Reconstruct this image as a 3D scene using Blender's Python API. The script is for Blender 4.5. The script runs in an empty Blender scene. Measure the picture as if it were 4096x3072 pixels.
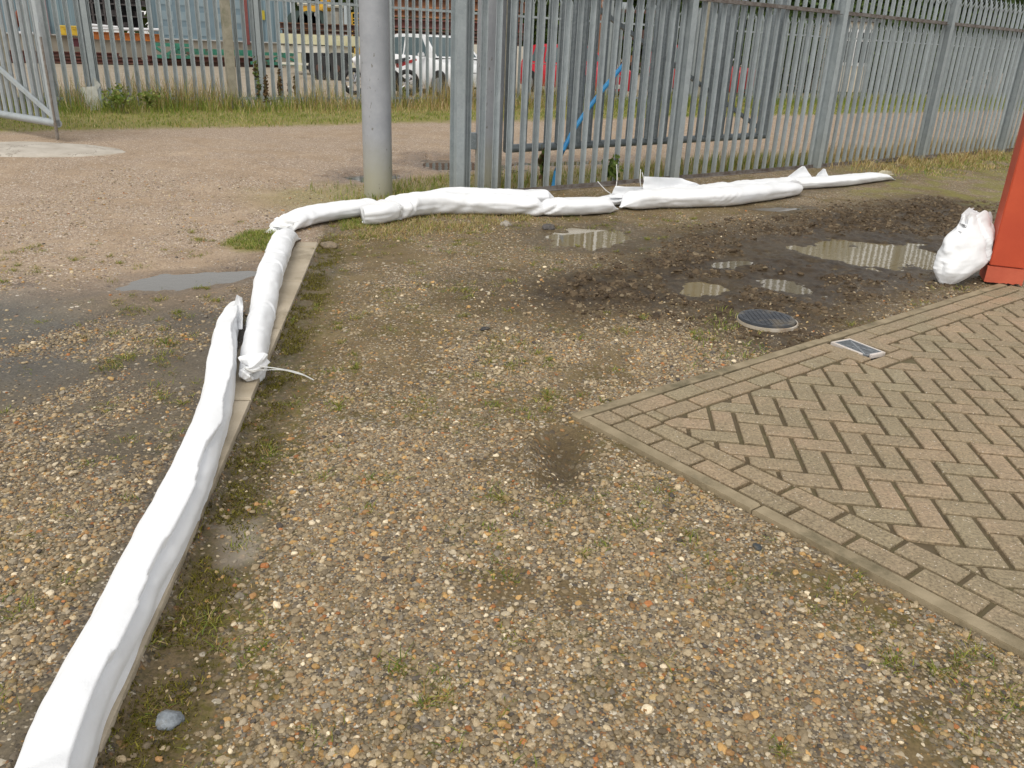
import bpy, bmesh, math, random
import numpy as np
from mathutils import Vector, Matrix
random.seed(7); rng = np.random.default_rng(11)
SC = bpy.context.scene; COL = SC.collection
# ------------------------------------------------------------------ camera
FPX, PITCH, ROLL, CH = 3255.8, .3929, .0421, 1.4063
cF = np.array([0, math.cos(PITCH), -math.sin(PITCH)]); _R = np.array([1., 0, 0]); _U = np.cross(_R, cF)
cR = math.cos(ROLL)*_R + math.sin(ROLL)*_U; cU = -math.sin(ROLL)*_R + math.cos(ROLL)*_U
cam = bpy.data.cameras.new('camera'); cam.sensor_width = 36; cam.lens = FPX/4096*36
cam.clip_start = .05; cam.clip_end = 600
camo = bpy.data.objects.new('camera', cam); COL.objects.link(camo); SC.camera = camo
camo.matrix_world = Matrix(((cR[0], cU[0], -cF[0], 0), (cR[1], cU[1], -cF[1], 0), (cR[2], cU[2], -cF[2], CH), (0, 0, 0, 1)))
# ------------------------------------------------------------------ world, sun, exposure
SUN_EL, SUN_AZ = 58, 200
w = bpy.data.worlds.new("World"); SC.world = w; w.use_nodes = True
wn = w.node_tree.nodes; wl = w.node_tree.links; bg = wn['Background']
sky = wn.new('ShaderNodeTexSky'); sky.sky_type = 'NISHITA'; sky.sun_disc = False
sky.sun_elevation = math.radians(SUN_EL); sky.sun_rotation = math.radians(SUN_AZ)
sky.air_density = 1.0; sky.dust_density = 1; sky.ozone_density = 1
hs = wn.new('ShaderNodeHueSaturation'); hs.inputs['Saturation'].default_value = .12
wl.new(sky.outputs[0], hs.inputs['Color']); tint = wn.new('ShaderNodeMix'); tint.data_type = 'RGBA'; tint.blend_type = 'MULTIPLY'; tint.inputs[0].default_value = 1; tint.inputs[7].default_value = (1, .98, .945, 1); wl.new(hs.outputs[0], tint.inputs[6]); wl.new(tint.outputs[2], bg.inputs[0]); bg.inputs[1].default_value = .15
sl = bpy.data.lights.new('sun', 'SUN'); sl.energy = 1.2; sl.angle = math.radians(35); sl.color = (1, .95, .86)
so = bpy.data.objects.new('sun', sl); COL.objects.link(so)
so.rotation_euler = (math.radians(90-SUN_EL), 0, math.radians(180-SUN_AZ)); so.location = (0, 0, 20)
SC.view_settings.view_transform = 'Standard'; SC.view_settings.look = 'None'
SC.view_settings.exposure = .55; SC.view_settings.gamma = 1
SC.cycles.max_bounces = 6; SC.cycles.diffuse_bounces = 3; SC.cycles.glossy_bounces = 3; SC.cycles.transparent_max_bounces = 8
# ------------------------------------------------------------------ surveying: a point seen at (px,py) on a 2212 wide print -> a place on the ground
def ray(px, py):
    px *= 4096/2212; py *= 4096/2212
    return cF + cR*(px-2048)/FPX - cU*(py-1536)/FPX
def G(px, py, z=0.):
    d = ray(px, py); return np.array([0, 0, CH]) + d*((z-CH)/d[2])
def onplane(px, py, p, n):
    d = ray(px, py); o = np.array([0, 0, CH]); n = np.array([n[0], n[1], 0]); p = np.array([p[0], p[1], 0])
    return o + d*(((p-o)@n)/(d@n))
def aty(px, py, Y):
    d = ray(px, py); return np.array([0, 0, CH]) + d*(Y/d[1])
# fence frame: s along the fence, n away from the yard
F0 = np.array([1.856, 9.894]); FD = np.array([math.cos(.6588), math.sin(.6588)]); FN = np.array([-FD[1], FD[0]])
def fp(s, n=0.): return F0 + FD*s + FN*n
# ------------------------------------------------------------------ numpy noise
def _h(ix, iy, seed):
    n = (ix.astype(np.int64)*374761393 + iy.astype(np.int64)*668265263 + seed*1442695041) & 0x7fffffff
    n = ((n ^ (n >> 13))*1274126177) & 0x7fffffff
    return ((n ^ (n >> 16)) & 0xffff)/65535.
def vn(x, y, sc=1., seed=0):
    x = np.asarray(x, float)*sc; y = np.asarray(y, float)*sc
    ix = np.floor(x); iy = np.floor(y); fx = x-ix; fy = y-iy
    fx = fx*fx*(3-2*fx); fy = fy*fy*(3-2*fy)
    a = _h(ix, iy, seed); b = _h(ix+1, iy, seed); c = _h(ix, iy+1, seed); d = _h(ix+1, iy+1, seed)
    return (a*(1-fx)+b*fx)*(1-fy)+(c*(1-fx)+d*fx)*fy
def fbm(x, y, sc=1., seed=0, o=4):
    t = 0; a = .5; s = 0
    for k in range(o): t = t+a*vn(x, y, sc*2**k, seed+k*17); s += a; a *= .55
    return t/s
def ss(a, b, x): t = np.clip((np.asarray(x, float)-a)/(b-a), 0, 1); return t*t*(3-2*t)
def polymask(pts, x, y, soft):
    """1 inside the polygon, falling to 0 over soft metres outside"""
    x = np.asarray(x, float); y = np.asarray(y, float); ins = np.zeros(x.shape, bool); dm = np.full(x.shape, 1e9)
    n = len(pts)
    for i in range(n):
        (x0, y0), (x1, y1) = pts[i][:2], pts[(i+1) % n][:2]
        c = ((y0 > y) != (y1 > y)) & (x < (x1-x0)*(y-y0)/((y1-y0) if y1 != y0 else 1e-9)+x0); ins ^= c
        dx, dy = x1-x0, y1-y0; t = np.clip(((x-x0)*dx+(y-y0)*dy)/(dx*dx+dy*dy+1e-12), 0, 1)
        dm = np.minimum(dm, np.hypot(x-x0-t*dx, y-y0-t*dy))
    sd = np.where(ins, dm, -dm)
    return ss(-soft, soft, sd)
# ------------------------------------------------------------------ the lie of the land
# kerb line (right hand edge of the concrete kerb)
KA = G(688, 526)[:2]; KB = G(205, 1659)[:2]; KD = (KA-KB)/np.linalg.norm(KA-KB); KN = np.array([-KD[1], KD[0]])   # KN points to the road
KL = np.linalg.norm(KA-KB)
PA = -.8956; PB = PA+math.pi/2; PC = np.array([.331, 3.066])          # corner of the block paving
pa = np.array([math.cos(PA), math.sin(PA)]); pb = np.array([math.cos(PB), math.sin(PB)]); PLB, PLA = 3.95, 7.0
def road_h(s, n): return .13*ss(.3, 3.6, n)
PUD = []   # cx,cy, ux,uy, a, b, depth, water level, name, tint
def puddle(p0, p1, half, depth, wl_, z=0.):
    a = G(*p0, z)[:2]; b = G(*p1, z)[:2]; c = (a+b)/2; L = np.linalg.norm(b-a)/2; u = (b-a)/(2*L)
    PUD.append((c[0], c[1], u[0], u[1], L, half, depth, wl_))
puddle((195, 621), (612, 583), .20, .050, -.014)                 # road, left
puddle((725, 388), (890, 376), .28, .055, .016, .02)             # beside the pillar
puddle((885, 362), (1085, 352), .55, .065, .030, .03)
puddle((1100, 352), (1330, 345), .30, .050, .022, .04)
puddle((1165, 522), (1400, 500), .36, .045, -.012)               # yard, behind the bags
puddle((1680, 548), (1860, 530), .38, .050, -.016)
puddle((1740, 562), (2045, 535), .52, .055, -.016)
puddle((1455, 622), (1590, 626), .20, .045, -.014)
puddle((1630, 612), (1770, 622), .22, .030, -.011)
puddle((1640, 452), (1745, 448), .12, .035, -.012)
puddle((1545, 575), (1640, 560), .10, .030, -.012)
MUD = [G(*q)[:2] for q in ((1235, 640), (1230, 600), (1330, 570), (1400, 530), (1500, 495), (1610, 478), (1770, 455), (2000, 425), (2140, 440), (2125, 545), (2030, 620), (1900, 655), (1800, 720), (1790, 765), (1640, 760), (1500, 700), (1380, 672), (1270, 655))]
MUD2 = [G(*q)[:2] for q in ((960, 610), (1130, 590), (1260, 600), (1300, 660), (1200, 700), (1050, 680))]
RUT = G(1222, 985)[:2]
MAN = G(1656, 689, .02)[:2]
def land(x, y):
    x = np.asarray(x, float); y = np.asarray(y, float)
    dx = x-F0[0]; dy = y-F0[1]; s = dx*FD[0]+dy*FD[1]; n = dx*FN[0]+dy*FN[1]
    kd = (x-KB[0])*KN[0]+(y-KB[1])*KN[1]                               # >0 on the road side of the kerb
    z = road_h(s, n)
    z = z + .020*(fbm(x, y, .9, 3)-.5) + .012*(fbm(x, y, 5, 9)-.5)
    near = 1-ss(9, 14, np.hypot(x, y))
    z = z + near*.007*(fbm(x, y, 26, 21, 3)-.5)
    mud = np.clip(polymask(MUD, x, y, .45)+.68*polymask(MUD2, x, y, .45), 0, 1)*(.78+.22*ss(.33, .52, fbm(x, y, 1.9, 37)))
    cl = fbm(x, y, 9, 31, 4)
    z = z + mud*(.060*(cl-.47) + .016*np.abs(vn(x, y, 34, 77)-.5))
    tr = ss(-.50, -.16, kd)*(1-ss(-.02, .0, kd))*(1-ss(KL, KL+.2, (x-KB[0])*KD[0]+(y-KB[1])*KD[1])); z = z-.022*tr
    # trough along the kerb and a clod bank between kerb end and fence
    bank = ss(-.55, -.25, n)*(1-ss(-.05, .25, n))*ss(-5, -4, s)*(1-ss(3.5, 6, s))
    z = z + bank*(.02+.02*(fbm(x, y, 7, 5)-.4))
    # rut with clods on its left side
    r = np.hypot((x-RUT[0])/.085, (y-RUT[1])/.27); z = z-.055*np.exp(-r**2*1.2)*(.6+.8*vn(x, y, 30, 5))
    r2 = np.hypot((x-RUT[0]+.13)/.05, (y-RUT[1]+.03)/.20); z = z+.030*np.exp(-r2**2)*vn(x, y, 45, 8)*1.5
    # tyre ruts on the road beside the kerb
    for off, dp in ((.95, .022), (2.3, .014)):
        z = z-dp*np.exp(-((kd-off-.15*np.sin(y*.9))/.16)**2)*(1-ss(5.5, 7, y))*ss(2, 3.2, y)
    water = np.zeros_like(z)
    for (cx, cy, ux, uy, a, b, dep, wv) in PUD:
        e = np.hypot(((x-cx)*ux+(y-cy)*uy)/a, (-(x-cx)*uy+(y-cy)*ux)/b)
        e0 = e; e = e*(1+1.0*(fbm(x, y, 2.6, 41)-.5)+.7*(fbm(x, y, 9, 4)-.5))
        g = 1-ss(.25, 1.25, e)
        base = wv+.009
        z = np.where(e0 < 2.6, z*(1-ss(1.9, 1.1, e0))+np.maximum(z, wv+.005+.006*fbm(x, y, 15, 2))*ss(1.9, 1.1, e0), z)
        z = z*(1-g)+(base-dep*.55+.030*(fbm(x, y, 11, 14)-.5)+.5*(z-road_h(s, n)))*g
        water = np.maximum(water, 1-ss(.9, 1.9, e))
    # ring that keeps the ground clear of the manhole cover and of the paving
    m = 1-ss(.19, .30, np.hypot(x-MAN[0], y-MAN[1])); z = z*(1-m)-.004*m
    qa = (x-PC[0])*pa[0]+(y-PC[1])*pa[1]; qb = (x-PC[0])*pb[0]+(y-PC[1])*pb[1]
    ins = ss(-.075, .03, qa)*ss(-.075, .03, qb)*(1-ss(PLB, PLB+.1, qb)); z = z*(1-ins)-.05*ins
    ks = (x-KB[0])*KD[0]+(y-KB[1])*KD[1]
    kk = ss(-.16, -.13, -kd)*(1-ss(-.05, -.01, -kd))*(1-ss(KL-.02, KL+.04, ks)); z = z*(1-kk)-.06*kk
    # the ground on the road side of the kerb lies a little lower
    return z, dict(s=s, n=n, kd=kd, ks=ks, mud=mud, water=water, qa=qa, qb=qb, bank=bank, cl=cl)
def hz(x, y): return float(land(np.array([x]), np.array([y]))[0][0])
def gp(px, py, dz=0.):
    """where the sight line meets the real ground"""
    z = 0.
    for _ in range(4): p = G(px, py, z+dz); z = .7*hz(p[0], p[1])+.3*z
    p = G(px, py, z+dz); return p
# ------------------------------------------------------------------ scene bookkeeping
def tag(o, label=None, cat=None, group=None, kind=None):
    if label: o['label'] = label
    if cat: o['category'] = cat
    if group: o['group'] = group
    if kind: o['kind'] = kind
    return o
def empty(name, label, cat, loc=(0, 0, 0), rz=0, group=None):
    o = bpy.data.objects.new(name, None); COL.objects.link(o); o.empty_display_size = .1
    o.location = loc; o.rotation_euler = (0, 0, rz); return tag(o, label, cat, group)
def link(name, me, mat=None, parent=None):
    if mat is not None and len(me.materials) == 0: me.materials.append(mat)
    o = bpy.data.objects.new(name, me); COL.objects.link(o)
    if parent is not None: o.parent = parent
    return o
def npmesh(name, verts, faces, smooth=False):
    """verts Nx3, faces list or MxK array"""
    me = bpy.data.meshes.new(name); verts = np.asarray(verts, np.float32); me.vertices.add(len(verts)); me.vertices.foreach_set('co', verts.ravel())
    if isinstance(faces, np.ndarray):
        k = faces.shape[1]; m = len(faces); me.loops.add(m*k); me.loops.foreach_set('vertex_index', faces.astype(np.int32).ravel())
        me.polygons.add(m); me.polygons.foreach_set('loop_start', np.arange(0, m*k, k, dtype=np.int32))
    else:
        tot = np.array([len(f) for f in faces]); me.loops.add(int(tot.sum())); me.loops.foreach_set('vertex_index', np.concatenate([np.asarray(f) for f in faces]).astype(np.int32))
        me.polygons.add(len(faces)); me.polygons.foreach_set('loop_start', np.concatenate(([0], np.cumsum(tot)[:-1])).astype(np.int32))
    me.update(calc_edges=True); me.validate()
    if smooth: me.polygons.foreach_set('use_smooth', np.ones(len(me.polygons), bool))
    return me
class MB:
    """collects boxes, prisms and tubes into one mesh"""
    def __init__(s): s.v = []; s.f = []; s.sm = False
    def add(s, v, f): o = len(s.v); s.v += [tuple(map(float, q)) for q in v]; s.f += [[i+o for i in g] for g in f]; return s
    def box(s, c, d, M=None):
        x, y, z = [k/2 for k in d]
        v = [(a*x, b*y, e*z) for a in (-1, 1) for b in (-1, 1) for e in (-1, 1)]
        if M is not None: v = [M @ Vector(q) for q in v]
        v = [(q[0]+c[0], q[1]+c[1], q[2]+c[2]) for q in v]
        return s.add(v, [(0, 1, 3, 2), (4, 6, 7, 5), (0, 4, 5, 1), (2, 3, 7, 6), (0, 2, 6, 4), (1, 5, 7, 3)])
    def prism(s, poly, z0, z1, ch=0.):
        """convex or simple polygon in xy, z0..z1, chamfered top"""
        n = len(poly); v = [(x, y, z0) for x, y in poly]
        if ch > 0:
            cx = sum(p[0] for p in poly)/n; cy = sum(p[1] for p in poly)/n
            def ins(p): d = math.hypot(p[0]-cx, p[1]-cy)+1e-9; k = max(0, 1-ch*1.3/d); return (cx+(p[0]-cx)*k, cy+(p[1]-cy)*k)
            v += [(x, y, z1-ch) for x, y in poly]+[(*ins(p), z1) for p in poly]; L = 2
        else: v += [(x, y, z1) for x, y in poly]; L = 1
        f = [tuple(range(n-1, -1, -1)), tuple(range(L*n, L*n+n))]
        for l in range(L): f += [(l*n+i, l*n+(i+1) % n, (l+1)*n+(i+1) % n, (l+1)*n+i) for i in range(n)]
        return s.add(v, f)
    def sweep(s, path, prof, up=(0, 0, 1), cap=True, scale=None):
        """closed profile (x across, y up) along path"""
        P = [Vector(p) for p in path]; n = len(P); m = len(prof); v = []
        for i, p in enumerate(P):
            t = ((P[min(i+1, n-1)]-P[max(i-1, 0)])).normalized(); u = Vector(up)
            if abs(t.dot(u)) > .95: u = Vector((1, 0, 0)) if abs(t.x) < .9 else Vector((0, 1, 0))
            a = t.cross(u).normalized(); b = a.cross(t).normalized(); k = scale[i] if scale else 1
            v += [p+a*q[0]*k+b*q[1]*k for q in prof]
        f = [(i*m+j, i*m+(j+1) % m, (i+1)*m+(j+1) % m, (i+1)*m+j) for i in range(n-1) for j in range(m)]
        if cap: f += [tuple(range(m-1, -1, -1)), tuple(range((n-1)*m, n*m))]
        return s.add(v, f)
    def tube(s, path, r, k=10, cap=True, scale=None):
        return s.sweep(path, [(r*math.cos(2*math.pi*i/k), r*math.sin(2*math.pi*i/k)) for i in range(k)], cap=cap, scale=scale)
    def build(s, name, mat, parent=None, smooth=False, bevel=0, weld=False):
        me = bpy.data.meshes.new(name); me.from_pydata(s.v, [], s.f); me.update()
        if bevel or weld or True:
            bm = bmesh.new(); bm.from_mesh(me)
            if bevel:
                ed = [e for e in bm.edges if len(e.link_faces) == 2 and e.calc_face_angle(0) > .6]
                bmesh.ops.bevel(bm, geom=ed, offset=bevel, segments=2, affect='EDGES', clamp_overlap=True)
            bmesh.ops.recalc_face_normals(bm, faces=bm.faces); bm.to_mesh(me); bm.free()
        if smooth:
            me.polygons.foreach_set('use_smooth', np.ones(len(me.polygons), bool))
            try: me.set_sharp_from_angle(angle=math.radians(40))
            except Exception: pass
        return link(name, me, mat, parent)
def bbox(c, d, name, mat, parent=None, bevel=0, M=None):
    return MB().box(c, d, M).build(name, mat, parent, bevel=bevel)
def rep(o, parent=None, loc=None, rz=None):
    c = o.copy(); COL.objects.link(c); c.parent = parent
    if loc is not None: c.location = loc
    if rz is not None: c.rotation_euler = (0, 0, rz)
    return c
def reptree(o, loc, rz=None, parent=None):
    c = rep(o, parent, loc, rz)
    for ch in list(o.children): reptree(ch, ch.location.copy(), None, c)
    return c
# ------------------------------------------------------------------ materials
def mk(name):
    m = bpy.data.materials.new(name); m.use_nodes = True; return m, m.node_tree.nodes, m.node_tree.links, m.node_tree.nodes['Principled BSDF']
def N(nt, t, **k):
    n = nt.new(t)
    for a, b in k.items():
        if a in n.inputs: n.inputs[a].default_value = b
        else: setattr(n, a, b)
    return n
def rgba(c): return (*c, 1)
def ramp(nt, lk, src, stops, interp='LINEAR'):
    r = nt.new('ShaderNodeValToRGB'); r.color_ramp.interpolation = interp; e = r.color_ramp.elements
    while len(e) < len(stops): e.new(.5)
    for i, (p, c) in enumerate(stops): e[i].position = p; e[i].color = rgba(c) if len(c) == 3 else c
    lk.new(src, r.inputs[0]); return r.outputs[0]
def mixc(nt, lk, f, a, b, mode='MIX'):
    m = nt.new('ShaderNodeMix'); m.data_type = 'RGBA'; m.blend_type = mode
    for s, i in ((f, 0), (a, 6), (b, 7)):
        if hasattr(s, 'is_output') or hasattr(s, 'links'): lk.new(s, m.inputs[i])
        else: m.inputs[i].default_value = s if i == 0 else rgba(s)
    return m.outputs[2]
def mth(nt, lk, op, a, b=0., cl=False):
    m = nt.new('ShaderNodeMath'); m.operation = op; m.use_clamp = cl
    for s, i in ((a, 0), (b, 1)):
        if hasattr(s, 'links'): lk.new(s, m.inputs[i])
        else: m.inputs[i].default_value = s
    return m.outputs[0]
def basic(name, c1, c2=None, rough=.6, metal=0., scale=8., bump=.0, bscale=60., grime=None, coord='Object', contrast=(.35, .65), spec=.5):
    """plain surface with two-tone mottling, fine bump and optional grime patches"""
    m, nt, lk, b = mk(name); tc = nt.new('ShaderNodeTexCoord'); src = tc.outputs[coord]
    n = N(nt, 'ShaderNodeTexNoise', Scale=scale, Detail=6, Roughness=.6); lk.new(src, n.inputs['Vector'])
    c2 = c2 or tuple(k*.8 for k in c1)
    col = ramp(nt, lk, n.outputs['Fac'], [(contrast[0], c2), (contrast[1], c1)])
    if grime:
        g = N(nt, 'ShaderNodeTexNoise', Scale=scale*.4, Detail=8, Roughness=.7); lk.new(src, g.inputs['Vector'])
        f = ramp(nt, lk, g.outputs['Fac'], [(.52, (0, 0, 0)), (.66, (1, 1, 1))]); col = mixc(nt, lk, f, col, grime)
    lk.new(col, b.inputs['Base Color']); b.inputs['Roughness'].default_value = rough; b.inputs['Metallic'].default_value = metal
    b.inputs['Specular IOR Level'].default_value = spec
    if bump:
        k = N(nt, 'ShaderNodeTexNoise', Scale=bscale, Detail=4); lk.new(src, k.inputs['Vector'])
        bp = N(nt, 'ShaderNodeBump', Strength=.6, Distance=bump); lk.new(k.outputs['Fac'], bp.inputs['Height']); lk.new(bp.outputs[0], b.inputs['Normal'])
    return m
def galv(name, a=(.30, .335, .35), b_=(.21, .24, .255), foot=True):
    m, nt, lk, b = mk(name); tc = nt.new('ShaderNodeTexCoord'); geo = nt.new('ShaderNodeNewGeometry'); oi = nt.new('ShaderNodeObjectInfo')
    n = N(nt, 'ShaderNodeTexNoise', Scale=9, Detail=7, Roughness=.7); lk.new(geo.outputs['Position'], n.inputs['Vector'])
    v = N(nt, 'ShaderNodeTexVoronoi', Scale=45); lk.new(geo.outputs['Position'], v.inputs['Vector'])
    col = ramp(nt, lk, n.outputs['Fac'], [(.3, b_), (.7, a)])
    sp = nt.new('ShaderNodeSeparateColor'); lk.new(v.outputs['Color'], sp.inputs[0])
    col = mixc(nt, lk, mth(nt, lk, 'MULTIPLY', sp.outputs[0], .22), col, (.42, .46, .48))
    n3 = N(nt, 'ShaderNodeTexNoise', Scale=120, Detail=2); lk.new(geo.outputs['Position'], n3.inputs['Vector'])
    col = mixc(nt, lk, ramp(nt, lk, n3.outputs['Fac'], [(.66, (0, 0, 0)), (.74, (.6, .6, .6))]), col, (.55, .58, .58))
    hv = nt.new('ShaderNodeHueSaturation'); lk.new(col, hv.inputs['Color']); lk.new(mth(nt, lk, 'MULTIPLY_ADD', oi.outputs['Random'], .25) if 0 else mth(nt, lk, 'ADD', mth(nt, lk, 'MULTIPLY', oi.outputs['Random'], .22), .88), hv.inputs['Value']); col = hv.outputs[0]
    if foot:  # splashed soil film that really sits on the bottom of the steel
        sx = nt.new('ShaderNodeSeparateXYZ'); lk.new(geo.outputs['Position'], sx.inputs[0])
        mr = N(nt, 'ShaderNodeMapRange'); mr.inputs['From Min'].default_value = .75; mr.inputs['From Max'].default_value = .1
        lk.new(mth(nt, lk, 'ADD', sx.outputs['Z'], mth(nt, lk, 'MULTIPLY', n.outputs['Fac'], .35)), mr.inputs['Value'])
        col = mixc(nt, lk, mth(nt, lk, 'MULTIPLY', mr.outputs[0], .4), col, (.30, .30, .24))
    lk.new(col, b.inputs['Base Color']); b.inputs['Metallic'].default_value = .25
    lk.new(ramp(nt, lk, n.outputs['Fac'], [(.3, (.42, .42, .42)), (.7, (.6, .6, .6))]), b.inputs['Roughness'])
    bp = N(nt, 'ShaderNodeBump', Strength=.4, Distance=.002); lk.new(n.outputs['Fac'], bp.inputs['Height']); lk.new(bp.outputs[0], b.inputs['Normal'])
    return m
M = {}
M['galv'] = galv('galvanised_steel', (.36, .40, .41), (.26, .295, .31)); M['galv_far'] = galv('galvanised_steel_rear', (.37, .41, .42), (.28, .315, .33), False)
M['galv_gate'] = galv('galvanised_gate', (.22, .25, .265), (.14, .165, .18), False)
M['galv_gate2'] = galv('galvanised_gate_pale', (.40, .43, .44), (.28, .31, .325), False)
M['rail'] = basic('rail_dirty_steel', (.20, .185, .17), (.10, .075, .06), .7, .1, 14, .002, 60, grime=(.07, .045, .032))
M['post_conc'] = basic('concrete_post', (.36, .33, .26), (.24, .22, .17), .85, 0, 6, .004, 70, grime=(.17, .17, .11))
M['blue_pipe'] = basic('blue_pipe_plastic', (.05, .36, .72), (.035, .28, .62), .35, 0, 5)
M['bagm'] = None
def ground_material():
    m, nt, lk, b = mk('ground_soil_gravel'); geo = nt.new('ShaderNodeNewGeometry'); P = geo.outputs['Position']
    def attr(nm):
        a = nt.new('ShaderNodeVertexColor'); a.layer_name = nm; s = nt.new('ShaderNodeSeparateColor'); lk.new(a.outputs['Color'], s.inputs[0]); return s.outputs[0], s.outputs[1], s.outputs[2], a.outputs['Alpha']
    mud, moss, pink, wet = attr('regA'); stone, grass, grey, conc = attr('regB')
    def noise(sc, d=6, r=.6): n = N(nt, 'ShaderNodeTexNoise', Scale=sc, Detail=d, Roughness=r); lk.new(P, n.inputs['Vector']); return n.outputs['Fac']
    n1 = noise(2.2, 8, .65); n2 = noise(18, 6, .7); n3 = noise(90, 4, .6); n4 = noise(.7, 5, .6)
    soil = ramp(nt, lk, n1, [(.3, (.11, .076, .033)), (.5, (.175, .124, .058)), (.7, (.26, .198, .105))])
    pnk = ramp(nt, lk, n1, [(.3, (.35, .255, .17)), (.5, (.44, .325, .225)), (.72, (.55, .425, .31))])
    gry = ramp(nt, lk, n1, [(.3, (.12, .115, .10)), (.7, (.20, .19, .17))])
    col = mixc(nt, lk, pink, soil, pnk); col = mixc(nt, lk, grey, col, gry)
    col = mixc(nt, lk, mth(nt, lk, 'MULTIPLY', n2, .55), col, (.11, .085, .05))
    fine = ramp(nt, lk, n3, [(.35, (.70, .70, .70)), (.65, (1.25, 1.25, 1.25))]); col = mixc(nt, lk, 1., col, fine, 'MULTIPLY')
    # three sizes of pebbles set in the soil
    H = None; smask = None
    wn_ = N(nt, 'ShaderNodeTexNoise', Scale=70, Detail=0); lk.new(P, wn_.inputs['Vector'])
    stops = [(0, (.075, .062, .05)), (.16, (.15, .125, .09)), (.30, (.24, .18, .105)), (.42, (.30, .245, .165)), (.55, (.38, .22, .08)), (.63, (.20, .165, .12)), (.76, (.42, .345, .235)), (.88, (.28, .135, .055)), (.93, (.62, .56, .45))]
    pstops = [(0, (.20, .15, .12)), (.25, (.34, .25, .18)), (.5, (.45, .34, .25)), (.75, (.55, .44, .34)), (.93, (.72, .66, .58))]
    for sc, thr, lift in ((46, .62, 1.), (78, .62, .7), (135, .6, .45)):
        wob = nt.new('ShaderNodeVectorMath'); wob.operation = 'ADD'
        sv = nt.new('ShaderNodeVectorMath'); sv.operation = 'SCALE'; sv.inputs['Scale'].default_value = .35/sc; lk.new(wn_.outputs['Color'], sv.inputs[0])
        lk.new(P, wob.inputs[0]); lk.new(sv.outputs[0], wob.inputs[1])
        flat = nt.new('ShaderNodeVectorMath'); flat.operation = 'MULTIPLY'; flat.inputs[1].default_value = (1, 1, .35); lk.new(wob.outputs[0], flat.inputs[0])
        v = N(nt, 'ShaderNodeTexVoronoi', Scale=sc); lk.new(flat.outputs[0], v.inputs['Vector'])
        s = nt.new('ShaderNodeSeparateColor'); lk.new(v.outputs['Color'], s.inputs[0])
        dome = mth(nt, lk, 'SUBTRACT', 1., mth(nt, lk, 'MULTIPLY', v.outputs['Distance'], 1/thr), True)
        have = mth(nt, lk, 'LESS_THAN', s.outputs[0], mth(nt, lk, 'MULTIPLY', stone, 1.15))
        edge = mth(nt, lk, 'MULTIPLY', dome, 7., True)
        mk_ = mth(nt, lk, 'MULTIPLY', have, edge)
        pc = ramp(nt, lk, s.outputs[1], stops, 'CONSTANT'); pp = ramp(nt, lk, s.outputs[1], pstops, 'CONSTANT'); pc = mixc(nt, lk, pink, pc, pp)
        pc = mixc(nt, lk, mth(nt, lk, 'MULTIPLY', s.outputs[2], .35), pc, (.17, .135, .09))
        col = mixc(nt, lk, mth(nt, lk, 'MULTIPLY', mk_, .92), col, pc)
        h = mth(nt, lk, 'MULTIPLY', mth(nt, lk, 'MULTIPLY', mth(nt, lk, 'POWER', dome, .5), mk_), lift)
        H = h if H is None else mth(nt, lk, 'MAXIMUM', H, h); smask = mk_ if smask is None else mth(nt, lk, 'MAXIMUM', smask, mk_)
    # mud, moss, grass film, concrete
    mn = mth(nt, lk, 'MULTIPLY', mud, ramp(nt, lk, noise(11, 8, .7), [(.34, (.45, .45, .45)), (.50, (1, 1, 1))]))
    mcol = ramp(nt, lk, n2, [(.3, (.028, .019, .010)), (.5, (.054, .037, .020)), (.72, (.108, .078, .044))])
    col = mixc(nt, lk, mth(nt, lk, 'MULTIPLY', mn, .93), col, mcol)
    gn = ramp(nt, lk, noise(26, 8, .75), [(.44, (0, 0, 0)), (.60, (1, 1, 1))])
    mossc = ramp(nt, lk, n2, [(.3, (.040, .032, .008)), (.55, (.105, .090, .012)), (.75, (.17, .155, .022))])
    col = mixc(nt, lk, mth(nt, lk, 'MULTIPLY', mth(nt, lk, 'MULTIPLY', moss, gn), .85), col, mossc)
    grc = ramp(nt, lk, n2, [(.3, (.12, .11, .025)), (.6, (.24, .23, .045)), (.8, (.36, .30, .10))])
    col = mixc(nt, lk, mth(nt, lk, 'MULTIPLY', grass, .8), col, grc)
    cc = ramp(nt, lk, n1, [(.3, (.40, .35, .28)), (.7, (.52, .475, .40))])
    cc = mixc(nt, lk, mth(nt, lk, 'MULTIPLY', n3, .3), cc, (.30, .26, .20))
    col = mixc(nt, lk, conc, col, cc)
    # soil water, and shade painted beside barriers and kerb, darken and smooth it
    wet_shade = mth(nt, lk, 'MULTIPLY', wet, 1., True)
    col = mixc(nt, lk, mth(nt, lk, 'MULTIPLY', wet_shade, .75), col, mixc(nt, lk, 1., col, (.52, .50, .50), 'MULTIPLY'))
    lk.new(col, b.inputs['Base Color'])
    ro = nt.new('ShaderNodeMapRange'); lk.new(wet_shade, ro.inputs['Value']); ro.inputs['To Min'].default_value = .85; ro.inputs['To Max'].default_value = .42
    lk.new(ro.outputs[0], b.inputs['Roughness']); b.inputs['Specular IOR Level'].default_value = .28
    hh = mth(nt, lk, 'MULTIPLY', H, mth(nt, lk, 'SUBTRACT', 1., mth(nt, lk, 'MAXIMUM', conc, mth(nt, lk, 'MULTIPLY', mn, .6)), True))
    hh = mth(nt, lk, 'ADD', hh, mth(nt, lk, 'MULTIPLY', n3, .45)); hh = mth(nt, lk, 'ADD', hh, mth(nt, lk, 'MULTIPLY', n2, .5))
    bp = N(nt, 'ShaderNodeBump', Strength=.8, Distance=.007); lk.new(hh, bp.inputs['Height']); lk.new(bp.outputs[0], b.inputs['Normal'])
    return m
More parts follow.
